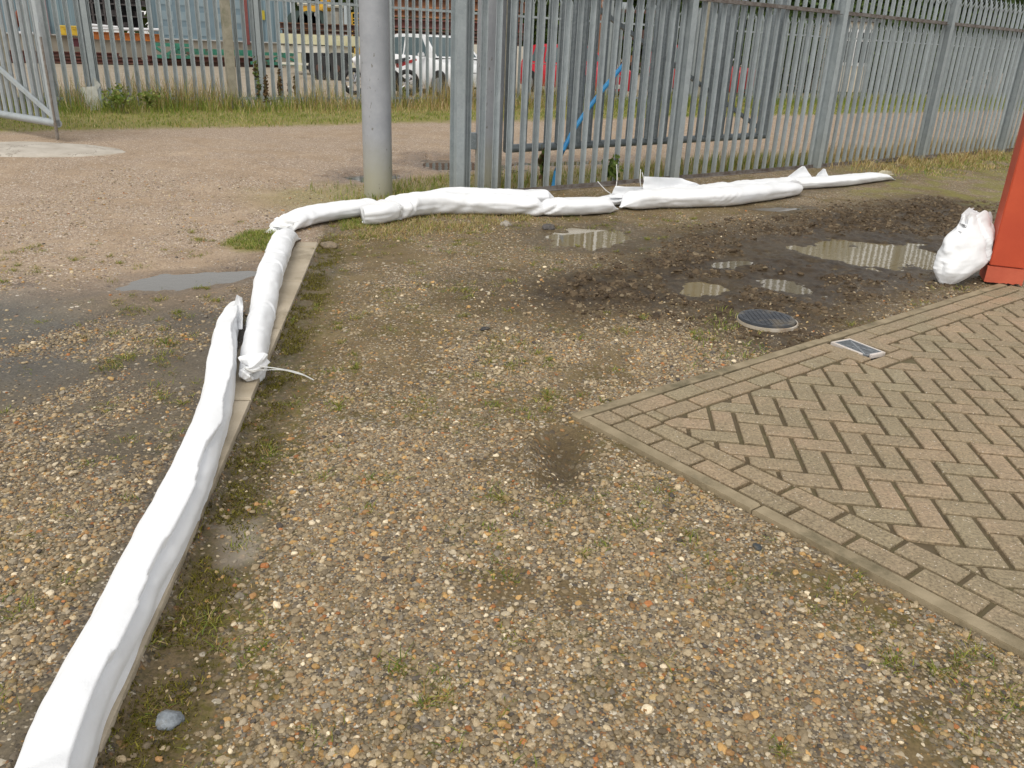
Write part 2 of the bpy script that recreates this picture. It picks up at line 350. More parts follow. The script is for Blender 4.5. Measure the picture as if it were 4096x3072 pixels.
def axis(lo, hi, step, far_lo, far_hi, g=1.18):
    a = list(np.arange(lo, hi, step)); s = step; v = hi
    while v < far_hi: a.append(v); s *= g; v += s
    a.append(far_hi); s = step; v = lo-step
    while v > far_lo: a.insert(0, v); s *= g; v -= s
    a.insert(0, far_lo); return np.array(a)
def build_ground():
    xs = axis(-3.6, 5.6, .021, -120, 150, 1.06); ys = axis(.85, 9.5, .021, -20, 200, 1.05)
    X, Y = np.meshgrid(xs, ys); x = X.ravel(); y = Y.ravel(); z, q = land(x, y)
    n, s, kd, ks, mud, water = q['n'], q['s'], q['kd'], q['ks'], q['mud'], q['water']
    W_ = len(xs); H_ = len(ys); i = (np.arange(H_-1)[:, None]*W_+np.arange(W_-1)[None]).ravel()
    me = npmesh('ground', np.stack([x, y, z], 1), np.stack([i, i+1, i+W_+1, i+W_], 1), True)
    road = np.clip(ss(-.05, .12, kd)+ss(-.1, .25, n)*(1-0), 0, 1)
    nz = fbm(x, y, 1.1, 61); nf = fbm(x, y, 4.5, 62); nn = fbm(x, y, 13, 63)
    pink = road*ss(-2.5, -1.2, n+1.2*(nz-.5))*(1-ss(9.2, 10.5, n))
    yard2 = ss(9.6, 10.2, n); pink = np.maximum(pink, yard2*.55)
    dark_l = polymask([G(*p)[:2] for p in ((-250, 640), (60, 600), (150, 680), (200, 740), (60, 800), (-250, 830))], x, y, .5)
    grey = np.clip(road*(1-pink)*.5+dark_l*.9, 0, 1)
    mossk = ss(-.34, -.12, kd+.20*(nn-.5))*(1-ss(-.02, -.0, kd))*(1-ss(KL+.1, KL+.5, ks))
    bank = q['bank']
    sandy = polymask([G(*p)[:2] for p in ((700, 470), (1150, 440), (1700, 400), (1700, 450), (1350, 480), (1180, 520), (760, 540))], x, y, .18)
    yard = (1-ss(-.15, .0, kd))*(1-ss(-.2, .1, n))
    gpatch = np.maximum(yard, road*ss(3.4, 2.4, y))*ss(.40, .58, fbm(x, y, 2.6, 71))*ss(.42, .56, nn)*(1-mud)*(1-sandy)
    moss = np.clip(mossk+.75*gpatch+.55*bank*ss(.45, .6, nf)+.5*sandy*ss(.5, .62, nf), 0, 1)
    verge = ss(5.7, 6.3, n+.5*(nf-.5))*(1-ss(9.7, 10.3, n))
    vin = ss(.0, .25, n)*(1-ss(.9, 1.4, n+.6*(nf-.5)))*ss(-5.2, -4.2, s)
    gin = polymask([G(*p)[:2] for p in ((1790, 385), (1900, 340), (2330, 290), (2330, 470), (2140, 455), (2000, 420), (1850, 425))], x, y, .3)
    tuft = polymask([G(*p)[:2] for p in ((480, 525), (540, 500), (600, 495), (590, 545), (520, 545))], x, y, .08)
    grass = np.clip(verge+.65*vin+.75*gin*ss(.42, .60, nf)+tuft, 0, 1)
    road_damp = polymask([G(*p)[:2] for p in ((-300, 640), (60, 600), (230, 575), (600, 500), (640, 560), (560, 700), (490, 900), (430, 1060), (-300, 1050))], x, y, .4)*(1-ss(-.02, .05, -kd))
    along = (x*.35+y*.94); across = (x*.94-y*.35); streak = fbm(across*1.0, along*.22, 3.2, 93)
    foot = np.zeros_like(x)  # contact shade of the barriers, painted as a dark band along their feet
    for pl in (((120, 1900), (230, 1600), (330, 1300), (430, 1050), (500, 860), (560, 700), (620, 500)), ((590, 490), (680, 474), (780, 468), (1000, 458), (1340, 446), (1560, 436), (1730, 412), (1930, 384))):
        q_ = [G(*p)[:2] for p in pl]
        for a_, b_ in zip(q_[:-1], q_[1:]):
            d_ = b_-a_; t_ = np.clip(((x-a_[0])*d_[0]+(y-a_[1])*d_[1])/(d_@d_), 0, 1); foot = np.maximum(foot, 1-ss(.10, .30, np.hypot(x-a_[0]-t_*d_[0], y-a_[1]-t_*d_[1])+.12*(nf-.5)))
    wet = np.clip(.65*foot+.55*ss(-.22, -.08, kd)*(1-ss(-.01, .01, kd))+.62*road_damp*ss(.28, .5, streak)+water*.9+mud*(.45+.5*ss(.5, .35, q['cl']))+.12+.25*polymask([G(*p)[:2] for p in ((180, 700), (150, 610), (480, 520), (600, 480), (600, 660), (400, 720))], x, y, .25), 0, 1)  # real wetness plus painted shade: barrier feet and the kerb step's shadow strip
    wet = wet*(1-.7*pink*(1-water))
    stone = .25+.75*ss(.32, .58, fbm(x, y, 1.6, 81)+.35*(nn-.5)); stone = np.maximum(stone, .75*ss(3.2, 2.0, y))
    big = polymask([G(*p)[:2] for p in ((250, 1700), (420, 1200), (560, 900), (900, 860), (1300, 960), (1900, 1350), (2300, 1700))], x, y, .5)
    stone = np.clip(np.maximum(stone*.75, big*(.62+.5*ss(.35, .6, nf))), 0, 1)
    stone = stone*(1-.75*mud)*(1-.6*sandy)*(1-.85*mossk)*(1-.5*water)*(1-.8*yard2)*(1-.5*verge)
    stone = np.where(road > .5, stone*.85*(1-.85*road_damp*ss(.70, .46, streak)), stone); bald = ss(.56, .70, fbm(x, y, 2.1, 97)+.12*(nf-.5)); stone = stone*(1-.8*bald*(1-mud))
    rutm = .8*np.exp(-np.hypot((x-RUT[0])/.11, (y-RUT[1])/.28)**2); mudw = np.clip(mud+1.0*rutm*ss(.25, .5, nn+.2), 0, 1); stone = stone*(1-.9*rutm); moss = moss*(1-rutm)
    # concrete pad round the gate stop (cracked mound)
    c = G(92, 320, .15)[:2]; e = np.hypot((x-c[0]+.08)/.98, (y-c[1])/.62)*(1+.15*(nf-.5)); conc = (1-ss(.93, 1.0, e))
    crack = np.abs(fbm(x, y, 2.3, 90)-.5); conc = conc*(1-.75*(1-ss(.0, .008, crack)))
    conc = np.maximum(conc, yard2*.5)
    p2 = polymask([G(*p)[:2] for p in ((480, 1120), (560, 1110), (555, 1190), (480, 1215))], x, y, .05); conc = np.maximum(conc, .7*p2)
    dp = yard2*polymask([G(*p, .12)[:2] for p in ((90, 205), (175, 192), (240, 196), (230, 208), (120, 214))], x, y, .2); wet = np.maximum(wet, dp); conc = conc*(1-dp)
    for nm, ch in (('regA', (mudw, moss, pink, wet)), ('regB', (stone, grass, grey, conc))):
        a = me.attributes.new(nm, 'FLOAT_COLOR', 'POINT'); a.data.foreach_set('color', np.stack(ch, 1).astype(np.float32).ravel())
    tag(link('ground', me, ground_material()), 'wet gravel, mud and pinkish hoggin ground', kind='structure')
build_ground()
# raised cracked concrete pad under the gate drop bolt
def mound():
    c = G(92, 320, .15)[:2]; v = []; f = []; nr, na = 12, 48
    for i in range(nr+1):
        for j in range(na):
            t = i/nr; a = 2*math.pi*j/na; k = 1+.05*math.sin(3*a+1)+.03*math.sin(7*a)
            x = c[0]-.08+.94*k*t*math.cos(a); y = c[1]+.60*k*t*math.sin(a); v.append((x, y, .135+.045*(1-t**3)+(-.03 if i == nr else 0)))
    f = [(i*na+j, i*na+(j+1) % na, (i+1)*na+(j+1) % na, (i+1)*na+j) for i in range(nr) for j in range(na)]
    me = bpy.data.meshes.new('concrete_pad'); me.from_pydata(v, [], f); me.update(); me.polygons.foreach_set('use_smooth', np.ones(len(f), bool))
    m, nt, lk, b = mk('cracked_concrete'); geo = nt.new('ShaderNodeNewGeometry'); P = geo.outputs['Position']
    n = N(nt, 'ShaderNodeTexNoise', Scale=5, Detail=8, Roughness=.7); lk.new(P, n.inputs['Vector'])
    v2 = N(nt, 'ShaderNodeTexVoronoi', Scale=1.6); v2.feature = 'DISTANCE_TO_EDGE'
    wv = nt.new('ShaderNodeVectorMath'); wv.operation = 'MULTIPLY_ADD'; wv.inputs[1].default_value = (.5, .5, .5); lk.new(n.outputs['Color'], wv.inputs[0]); lk.new(P, wv.inputs[2]); lk.new(wv.outputs[0], v2.inputs['Vector'])
    col = ramp(nt, lk, n.outputs['Fac'], [(.3, (.34, .30, .25)), (.7, (.50, .46, .40))])
    cr = ramp(nt, lk, v2.outputs['Distance'], [(.004, (1, 1, 1)), (.012, (0, 0, 0))]); col = mixc(nt, lk, cr, col, (.12, .10, .075))
    lk.new(col, b.inputs['Base Color']); b.inputs['Roughness'].default_value = .9
    g = N(nt, 'ShaderNodeTexNoise', Scale=150, Detail=3); lk.new(P, g.inputs['Vector']); bp = N(nt, 'ShaderNodeBump', Strength=.6, Distance=.006); lk.new(g.outputs['Fac'], bp.inputs['Height']); lk.new(bp.outputs[0], b.inputs['Normal'])
    o = link('concrete_pad', me, m); tag(o, 'cracked oval concrete pad under the drop bolt', kind='structure')
mound()
# puddle water
def water():
    m, nt, lk, b = mk('muddy_water'); geo = nt.new('ShaderNodeNewGeometry')
    b.inputs['Base Color'].default_value = (.13, .105, .062, 1); b.inputs['Roughness'].default_value = .03; b.inputs['IOR'].default_value = 1.33; b.inputs['Specular IOR Level'].default_value = .5
    n = N(nt, 'ShaderNodeTexNoise', Scale=22, Detail=3); lk.new(geo.outputs['Position'], n.inputs['Vector'])
    bp = N(nt, 'ShaderNodeBump', Strength=.10, Distance=.004); lk.new(n.outputs['Fac'], bp.inputs['Height']); lk.new(bp.outputs[0], b.inputs['Normal'])
    m2 = m.copy(); m2.name = 'ochre_water'; m2.node_tree.nodes['Principled BSDF'].inputs['Base Color'].default_value = (.185, .145, .075, 1)
    m3 = m.copy(); m3.name = 'grey_water'; m3.node_tree.nodes['Principled BSDF'].inputs['Base Color'].default_value = (.10, .092, .078, 1)
    for i, (cx, cy, ux, uy, a, bb, dep, wv) in enumerate(PUD):
        K = 40; wv = wv+.0006*(i % 3)+.0003*i; v = [(cx, cy, wv)]; mm = m3 if i in (0, 1, 2, 9) else (m2 if i in (4, 5, 6, 7) else m)
        for j in range(K):
            t = 2*math.pi*j/K; kx = 1.12 if i == 0 else 1.5; e, g = a*kx*math.cos(t), bb*1.5*math.sin(t); v.append((cx+ux*e-uy*g, cy+uy*e+ux*g, wv))
        me = bpy.data.meshes.new('water'); me.from_pydata(v, [], [(0, j+1, (j+1) % K+1) for j in range(K)]); me.update()
        tag(link('water', me, mm), 'muddy puddle water', kind='structure')
water()
# ------------------------------------------------------------------ kerb and block paving
def clip(poly, p, n):
    """keep the part of a convex polygon where (q-p).n >= 0"""
    out = []; k = len(poly)
    for i in range(k):
        a, b = poly[i], poly[(i+1) % k]; da = (a[0]-p[0])*n[0]+(a[1]-p[1])*n[1]; db = (b[0]-p[0])*n[0]+(b[1]-p[1])*n[1]
        if da >= 0: out.append(a)
        if (da >= 0) != (db >= 0): t = da/(da-db); out.append((a[0]+(b[0]-a[0])*t, a[1]+(b[1]-a[1])*t))
    return out
def area(p): return .5*abs(sum(p[i][0]*p[(i+1) % len(p)][1]-p[(i+1) % len(p)][0]*p[i][1] for i in range(len(p))))
def shrink(poly, d):
    n = len(poly); sgn = 1 if sum(poly[i][0]*poly[(i+1) % n][1]-poly[(i+1) % n][0]*poly[i][1] for i in range(n)) > 0 else -1; r = list(poly)
    for i in range(n):
        a, b = poly[i], poly[(i+1) % n]; L = math.hypot(b[0]-a[0], b[1]-a[1])
        if L < 1e-6: continue
        nx, ny = -(b[1]-a[1])/L*sgn, (b[0]-a[0])/L*sgn; r = clip(r, (a[0]+nx*d, a[1]+ny*d), (nx, ny))
        if len(r) < 3: return []
    return r
def ab(a, b): return (PC[0]+pa[0]*a+pb[0]*b, PC[1]+pa[1]*a+pb[1]*b)
def paving():
    V = []; F = []; RC = []
    def block(poly, dz=0.):
        poly = shrink(poly, .0072+random.random()*.0030)
        if len(poly) < 3 or area(poly) < .0006: return
        n = len(poly); r = random.random(); top = .012+dz+random.uniform(-.0018, .0018); tx, ty = random.uniform(-.012, .012), random.uniform(-.012, .012)
        cx = sum(p[0] for p in poly)/n; cy = sum(p[1] for p in poly)/n
        if sum(poly[i][0]*poly[(i+1) % n][1]-poly[(i+1) % n][0]*poly[i][1] for i in range(n)) < 0: poly = poly[::-1]
        o = len(V); ins = []
        for (k, zz) in ((0, -.03), (0, -.004), (.003, .0)):
            pp = shrink(poly, k) if k else poly
            if len(pp) != n: pp = [(cx+(p[0]-cx)*.95, cy+(p[1]-cy)*.95) for p in poly]
            for p in pp if not k else sorted(pp, key=lambda q: 0) : V.append((p[0], p[1], top+zz+(p[0]-cx)*tx+(p[1]-cy)*ty)); RC.append(r)
        # align inset ring with outer ring
        outer = V[o+n:o+2*n]; inner = V[o+2*n:o+3*n]
        al = [min(inner, key=lambda q: (q[0]-p[0])**2+(q[1]-p[1])**2) for p in outer]
        if len(set(al)) == n: V[o+2*n:o+3*n] = al
        for l in range(2):
            for i in range(n): F.append((o+l*n+i, o+l*n+(i+1) % n, o+(l+1)*n+(i+1) % n, o+(l+1)*n+i))
        F.append(tuple(o+2*n+i for i in range(n)))
    w = .1025; L = .207
    def rect(a0, a1, b0, b1): return [ab(a0, b0), ab(a1, b0), ab(a1, b1), ab(a0, b1)]
    gul = (.58, 1.02, 1.15, 1.36)  # replaced below by gully position
    gc = (G(1852, 755)[:2]-PC); ga, gb = gc@pa, gc@pb
    def free(a, b, m=.0): return not (abs(a-ga) < .135+m and abs(b-gb) < .085+m)
    # border rows: two courses along each edge, one course at the column end
    k0 = -.093
    for c in (0, 1):
        a = .0+w*c
        b = w*2-(.0 if c else w*1); s0 = .0
        n = 0; x = (.06 if c == 0 else .165)
        # course along the left edge (b = 0..w), running in a
        x = -.0+(.207-.093 if c == 0 else .02)
        aa = w*c if c else 0
        x = .114 if c == 0 else .22
        pos = (w*(c)) ; st = 0.0
        t = .114+L if 0 else (.0+L*.5 if c == 0 else L)
        t = .114 if c == 0 else .114+.105
        block(rect(w*c if c else 0, t, w*c, w*(c+1)))
        while t < PLA:
            if free(t+L/2, w*(c+.5), .03): block(rect(t, t+L, w*c, w*(c+1)))
            t += L
        t = w*(c+1); u = t+(.115 if c == 0 else .06)
        block(rect(w*c, w*(c+1), t, u)); t = u
        while t < PLB-w*(c+1)+.02:
            e = min(t+L, PLB-w*(c+1)+.02)
            bl = rect(w*c, w*(c+1), t, e)
            if free(w*(c+.5), t+L/2, .10): block(bl)
            elif t+L/2 < gb-.10 or t+L/2 > gb+.10:
                block([q for q in clip(bl, ab(0, gb+(.125 if t > gb-.05 else -.125)), pb*(1 if t > gb-.05 else -1))] if len(clip(bl, ab(0, gb+(.125 if t > gb-.05 else -.125)), pb*(1 if t > gb-.05 else -1))) > 2 else [])if 0 else block(bl)
            t = e
        t = w*c
        while t < PLA: block(rect(t, t+L, PLB-w*(c+1)+.02, PLB-w*c+.02)); t += L
    # surround of the gully
    for (a0, a1, b0, b1) in ((ga-.14, ga+.14, gb-.19, gb-.085), (ga-.14, ga+.14, gb+.085, gb+.19)): block(rect(max(.0, a0), a1, b0, b1))
    if ga-.14 > w: pass
    block(rect(ga+.135, ga+.235, gb-.19, gb+.01)); block(rect(ga+.135, ga+.235, gb+.012, gb+.19))
    # herringbone field
    th = PA+math.pi/4; hu = np.array([math.cos(th), math.sin(th)]); hv = np.array([-math.sin(th), math.cos(th)]); U = .1012
    org = PC+hu*.394+hv*(-.139)
    def hp(u, v): return tuple(org+hu*u*U+hv*v*U)
    gx0 = [(ga-.145, gb-.195), (ga+.24, gb+.195)]
    for i in range(-80, 90):
        for j in range(-40, 45):
            bx, by = -i+2*j, i+2*j
            for q in (((bx, by), (bx+2, by), (bx+2, by+1), (bx, by+1)), ((bx+2, by), (bx+3, by), (bx+3, by+2), (bx+2, by+2))):
                p = [hp(*k) for k in q]; c = np.mean(p, 0)-PC; a, b = c@pa, c@pb
                if a < .1 or a > PLA or b < .1 or b > PLB: continue
                p = clip(p, ab(2*w, 0), pa); p = clip(p, ab(0, 2*w), pb) if len(p) > 2 else p; p = clip(p, ab(0, PLB-2*w+.02), -pb) if len(p) > 2 else p
                if len(p) < 3: continue
                if gx0[0][0] < a < gx0[1][0] and gx0[0][1] < b < gx0[1][1]: continue
                # trim against the gully surround
                for (pt, nn, cond) in ((ab(gx0[1][0], 0), pa, a >= gx0[1][0] and gx0[0][1] < b < gx0[1][1]), (ab(0, gx0[1][1]), pb, b >= gx0[1][1] and a < gx0[1][0]), (ab(0, gx0[0][1]), -pb, b <= gx0[0][1] and a < gx0[1][0])):
                    if cond and len(p) > 2: p = clip(p, pt, nn)
                if len(p) > 2: block(p)
    me = bpy.data.meshes.new('paving'); me.from_pydata(V, [], F); me.update()
    at = me.attributes.new('blk', 'FLOAT', 'POINT'); at.data.foreach_set('value', np.array(RC, np.float32))
    m, nt, lk, b = mk('paving_block'); geo = nt.new('ShaderNodeNewGeometry'); P = geo.outputs['Position']
    a = nt.new('ShaderNodeAttribute'); a.attribute_name = 'blk'
    base = ramp(nt, lk, a.outputs['Fac'], [(0, (.27, .215, .135)), (.35, (.36, .26, .168)), (.7, (.335, .25, .155)), (1, (.285, .24, .15))])
    n1 = N(nt, 'ShaderNodeTexNoise', Scale=2.3, Detail=6, Roughness=.7); lk.new(P, n1.inputs['Vector'])
    n2 = N(nt, 'ShaderNodeTexNoise', Scale=95, Detail=5, Roughness=.75); lk.new(P, n2.inputs['Vector'])
    n5 = N(nt, 'ShaderNodeTexNoise', Scale=24, Detail=6, Roughness=.7); lk.new(P, n5.inputs['Vector'])
    base = mixc(nt, lk, ramp(nt, lk, n1.outputs['Fac'], [(.38, (0, 0, 0)), (.62, (.85, .85, .85))]), base, (.25, .205, .13))
    base = mixc(nt, lk, ramp(nt, lk, n5.outputs['Fac'], [(.45, (0, 0, 0)), (.7, (.55, .55, .55))]), base, (.22, .17, .10))
    base = mixc(nt, lk, 1., base, ramp(nt, lk, n2.outputs['Fac'], [(.36, (.55, .53, .5)), (.52, (1, 1, 1)), (.68, (1.3, 1.28, 1.22))]), 'MULTIPLY')
    v = N(nt, 'ShaderNodeTexVoronoi', Scale=150); lk.new(P, v.inputs['Vector']); sp = nt.new('ShaderNodeSeparateColor'); lk.new(v.outputs['Color'], sp.inputs[0])
    fl = mth(nt, lk, 'MULTIPLY', mth(nt, lk, 'GREATER_THAN', sp.outputs[0], .93), mth(nt, lk, 'LESS_THAN', v.outputs['Distance'], .38))
    base = mixc(nt, lk, mth(nt, lk, 'MULTIPLY', fl, .85), base, mixc(nt, lk, sp.outputs[1], (.55, .36, .20), (.62, .58, .50)))
    lk.new(base, b.inputs['Base Color']); lk.new(ramp(nt, lk, n1.outputs['Fac'], [(.35, (.55, .55, .55)), (.65, (.8, .8, .8))]), b.inputs['Roughness'])
    h = mth(nt, lk, 'ADD', n2.outputs['Fac'], mth(nt, lk, 'MULTIPLY', fl, .6)); bp = N(nt, 'ShaderNodeBump', Strength=.7, Distance=.003); lk.new(h, bp.inputs['Height']); lk.new(bp.outputs[0], b.inputs['Normal'])
    tag(link('paving', me, m), 'brown herringbone block paving', kind='structure')
    # damp silt bedding that fills the joints
    sm, nt, lk, b = mk('joint_silt'); geo = nt.new('ShaderNodeNewGeometry'); P = geo.outputs['Position']
    n = N(nt, 'ShaderNodeTexNoise', Scale=5, Detail=8, Roughness=.7); lk.new(P, n.inputs['Vector'])
    lk.new(ramp(nt, lk, n.outputs['Fac'], [(.3, (.060, .043, .020)), (.48, (.105, .078, .042)), (.58, (.098, .080, .036)), (.75, (.17, .14, .085))]), b.inputs['Base Color']); b.inputs['Roughness'].default_value = .75
    GG = (ga, gb); K = 150; v = []; ff = []
    for i in range(K+1):
        for j in range(K+1):
            aa = PLA*i/K; bb = (PLB+.02)*j/K; x, y = ab(aa, bb); v.append((x, y, -.0045+.0085*float(fbm(x, y, 3.5, 12, 3))-(.06 if abs(aa-GG[0]) < .125 and abs(bb-GG[1]) < .125 else 0)))
    for i in range(K):
        for j in range(K): o = i*(K+1)+j; ff.append((o, o+K+1, o+K+2, o+1))
    o = link('paving_joint', npmesh('paving_joint', v, np.array(ff), True), sm); tag(o, 'silt filling the paving joints', kind='structure')
    # concrete edging strip on both edges
    em = basic('edging_concrete', (.31, .25, .16), (.20, .16, .095), .8, 0, 9, .004, 90, grime=(.10, .085, .045), coord='Object')
    eb = MB()
    for (s0, e0, ax) in ((0, PLB, 'b'), (0, PLA, 'a')):
        t = -.058
        while t < e0:
            e = min(t+.91, e0); j = random.uniform(-.002, .002)
            p = [ab(-.058, t+.003), ab(-.006, t+.003), ab(-.006, e-.003), ab(-.058, e-.003)] if ax == 'b' else [ab(t+.003, -.058), ab(e-.003, -.058), ab(e-.003, -.006), ab(t+.003, -.006)]
            if ax == 'a': p = clip(p, ab(-.004, 0), pa) if t < 0 else p
            # split lengthways so the strip can wander and wear a little
            eb.prism(p, -.05, .010+j, .006); t = e
    o = eb.build('kerb', em, smooth=False); tag(o, 'narrow concrete edging round the block paving', kind='structure')
    return ga, gb
GA, GB = paving()
def kerb():
    m = basic('kerb_concrete', (.46, .395, .30), (.34, .285, .205), .85, 0, 4, .005, 110, grime=(.20, .165, .11), coord='Object')
    b = MB(); t = KL; lens = [.16, .915, .915, .915, .915, .915, .915]
    for L in lens:
        e = max(t-L, -1.2); p0 = KB+KD*(t-.007); p1 = KB+KD*(e+.007); wd = .155
        j = random.uniform(-.003, .003)
        b.prism([tuple(p0), tuple(p1), tuple(p1+KN*wd), tuple(p0+KN*wd)], -.08, .012+j, .008); t = e
        if t <= -1.1: break
    tag(b.build('kerb', m), 'grey concrete kerb stones under the white barriers', kind='structure')
kerb()
# ------------------------------------------------------------------ palisade fencing
def pale_mesh(name, h, top=True, wd=.078, dp=.026):
    """W-section pale: folded steel strip with a splayed, spiked head"""
    k = wd/.066
    xs = [-.033, -.024, -.015, -.006, 0, .006, .015, .024, .033]; ys = [0, .002, dp, dp, dp*.55, dp, dp, .002, 0]
    th = .003; levels = [(0., 1., 0.), (h-.26, 1., 0.)]+([(h-.17, .82, .004), (h-.10, .62, .022), (h-.0, .03, .060)] if top else [(h, 1., 0.)])
    v = []; n = len(xs)
    for (z, sc, ou) in levels:
        v += [(x*k*sc, y*sc+ou, z) for x, y in zip(xs, ys)]; v += [(x*k*sc, y*sc+ou-th, z) for x, y in zip(xs[::-1], ys[::-1])]
    m = 2*n; f = []
    for l in range(len(levels)-1): f += [(l*m+i, l*m+(i+1) % m, (l+1)*m+(i+1) % m, (l+1)*m+i) for i in range(m)]
    f += [tuple(range(m-1, -1, -1))]
    if top:   # the two side prongs bent the other way
        for sgn in (-1, 1):
            o = len(v); z0, z1 = h-.19, h-.06
            v += [(sgn*.012*k, .0, z0), (sgn*.033*k, .0, z0-.02), (sgn*.046*k, -.05, z1), (sgn*.012*k, -.003, z0), (sgn*.033*k, -.003, z0-.02), (sgn*.046*k, -.052, z1-.006)]
            f += [(o, o+1, o+2), (o+3, o+5, o+4), (o, o+2, o+5, o+3), (o+1, o+4, o+5, o+2)]
    else: f += [tuple(range((len(levels)-1)*m, len(levels)*m))]
    me = bpy.data.meshes.new(name); me.from_pydata(v, [], f); me.update()
    bm = bmesh.new(); bm.from_mesh(me); bmesh.ops.recalc_face_normals(bm, faces=bm.faces); bm.to_mesh(me); bm.free(); return me
def ibeam(b, c, h, w, d, rz, t=.007):
    """upright I section: flanges w wide facing local y, depth d"""
    R = Matrix.Rotation(rz, 3, 'Z')
    for (ox, oy, sx, sy) in ((0, d/2-t/2, w, t), (0, -d/2+t/2, w, t), (0, 0, t, d-2*t)):
        p = R @ Vector((ox, oy, 0)); b.box((c[0]+p.x, c[1]+p.y, c[2]+h/2), (sx, sy, h), R)
    return b
def angle_rail(name, p0, p1, z, mat, parent, leg=.045, up=True):
    """angle iron: vertical leg on the fence line and a horizontal leg towards us"""
    p0 = Vector((*p0, z)); p1 = Vector((*p1, z)); t = .006; l = leg
    return MB().sweep([p0, p1], [(0, 0), (0, l), (-t, l), (-t, t), (-l, t), (-l, 0)] if False else [(0, 0), (0, l), (t, l), (t, t), (l, t), (l, 0)]).build(name, mat, parent)
RZ = math.atan2(FD[1], FD[0])
def palisade(label, frame, s_from, s_to, posts, zf, h, mat, railmat, cat, front, groupless=True, rails=(.02, 1.95), pitch=.164, seen=100):
    root = empty('palisade_fence', label, cat, (*frame(posts[0]), 0)); inv = Vector(root.location)
    def loc(p, z): return (p[0]-inv.x, p[1]-inv.y, z-inv.z)
    def put(me, nm, p, z, rz=0, mm=None):
        o = link(nm, me, mm, root); o.location = loc(p, z); o.rotation_euler = (0, 0, rz); return o
    rz = math.atan2(*(frame(1)-frame(0))[::-1])
    pm = MB(); ibeam(pm, (0, 0, -.3), h+.3+.0, .085, .12, 0); pm.box((0, 0, h+.004), (.085, .12, .006)); po = pm.build('post', mat, root); po.location = loc(frame(posts[0]), zf(posts[0])); po.rotation_euler = (0, 0, rz)
    for s in posts[1:]: c = rep(po, root, loc(frame(s), zf(s)), rz)
    for a, b in zip(posts[:-1], posts[1:]):
        for r in rails:
            q0 = frame(a+.034, .022 if front else .0); q1 = frame(b-.034, .022 if front else .0)
            p0 = Vector((*q0, zf(a)+r)); p1 = Vector((*q1, zf(b)+r)); l = .045; t = .006
            prof = [(0, 0), (0, l), (t, l), (t, t), (l, t), (l, 0)] if front else [(0, 0), (0, l), (-t, l), (-t, t), (-l, t), (-l, 0)]
            o = MB().sweep([p0-inv, p1-inv], prof).build('rail', railmat, root)
    me = pale_mesh('pale', h-.02); me.materials.append(mat); extra = MB(); k = 0; s = s_from; n = .030 if front else -.008
    order = []
    while s < s_to: order.append(s); s += pitch
    for s in order:
        p = frame(s, n); z = zf(s)+.015; jr = rz+random.uniform(-.06, .06)
        if k < seen: o = put(me, 'pale', p, z, jr)
        else:
            R = Matrix.Rotation(jr, 3, 'Z'); extra.add([(R @ v.co)+Vector(loc(p, z)) for v in me.vertices], [list(f.vertices) for f in me.polygons])
        k += 1
    if extra.v: tag(extra.build('pale', mat, root), kind='stuff')
    return root
# front fence: bends slightly at the end post by the gateway
posts = [-3.126, -.08, 2.79, 5.57, 8.32, 11.07, 13.82, 16.57, 19.3]
palisade('near galvanised palisade fence running right from the gateway behind the white flood barriers', fp, -2.987, 19.2, posts, lambda s: 0.0, 2.42, M['galv'], M['rail'], 'fence', True, pitch=.1665, seen=100)
# rear fence, across the road
RA = np.array([-7.78, 14.33]); RD = np.array([math.cos(math.radians(36.7)), math.sin(math.radians(36.7))]); RN = np.array([-RD[1], RD[0]])
def rp(s, n=0.): return RA+RD*s+RN*n
palisade('far galvanised palisade fence along the yard, across the road behind the long grass', rp, -2.3, 44, [-2.4, .55, 3.45, 6.2, 9.0, 12.2, 15.3, 18.4, 21.5, 24.6, 27.7, 30.8, 33.9, 37, 40.1, 43.2], lambda s: .115, 2.4, M['galv_far'], M['galv_far'], 'fence', False, rails=(.165, 1.9), pitch=.162, seen=100)
# old concrete posts standing in the rear fence line
cpm = MB(); cpm.prism([(-.075, -.06), (.075, -.06), (.075, .06), (-.075, .06)], -.3, 2.62, .012)
lab = ['tall weathered concrete post behind the open left gate leaf', 'slim beige concrete post in the far fence, left of the round gate pillar', None, 'concrete post in the far fence seen just right of the square-edged gate post', None, 'concrete post in the far fence seen through the middle of the near fence', None]
first = None
for s, lb in zip((-.74, 2.87, 9.16, 15.5, 18.45), (lab[0], lab[1], lab[3], lab[5], 'concrete post in the far fence left of the tallest lamp pole')):
    p = rp(s, -.10)
    if first is None: first = o = cpm.build('concrete_post', M['post_conc'])
    else: o = rep(first)
    o.location = (p[0], p[1], .115); o.rotation_euler = (0, 0, math.radians(36.7)+random.uniform(-.05, .05))
    tag(o, lb.replace('left of the tallest lamp pole', 'behind the end stile of the open right gate leaf'), 'post', 'old concrete posts in the far fence')
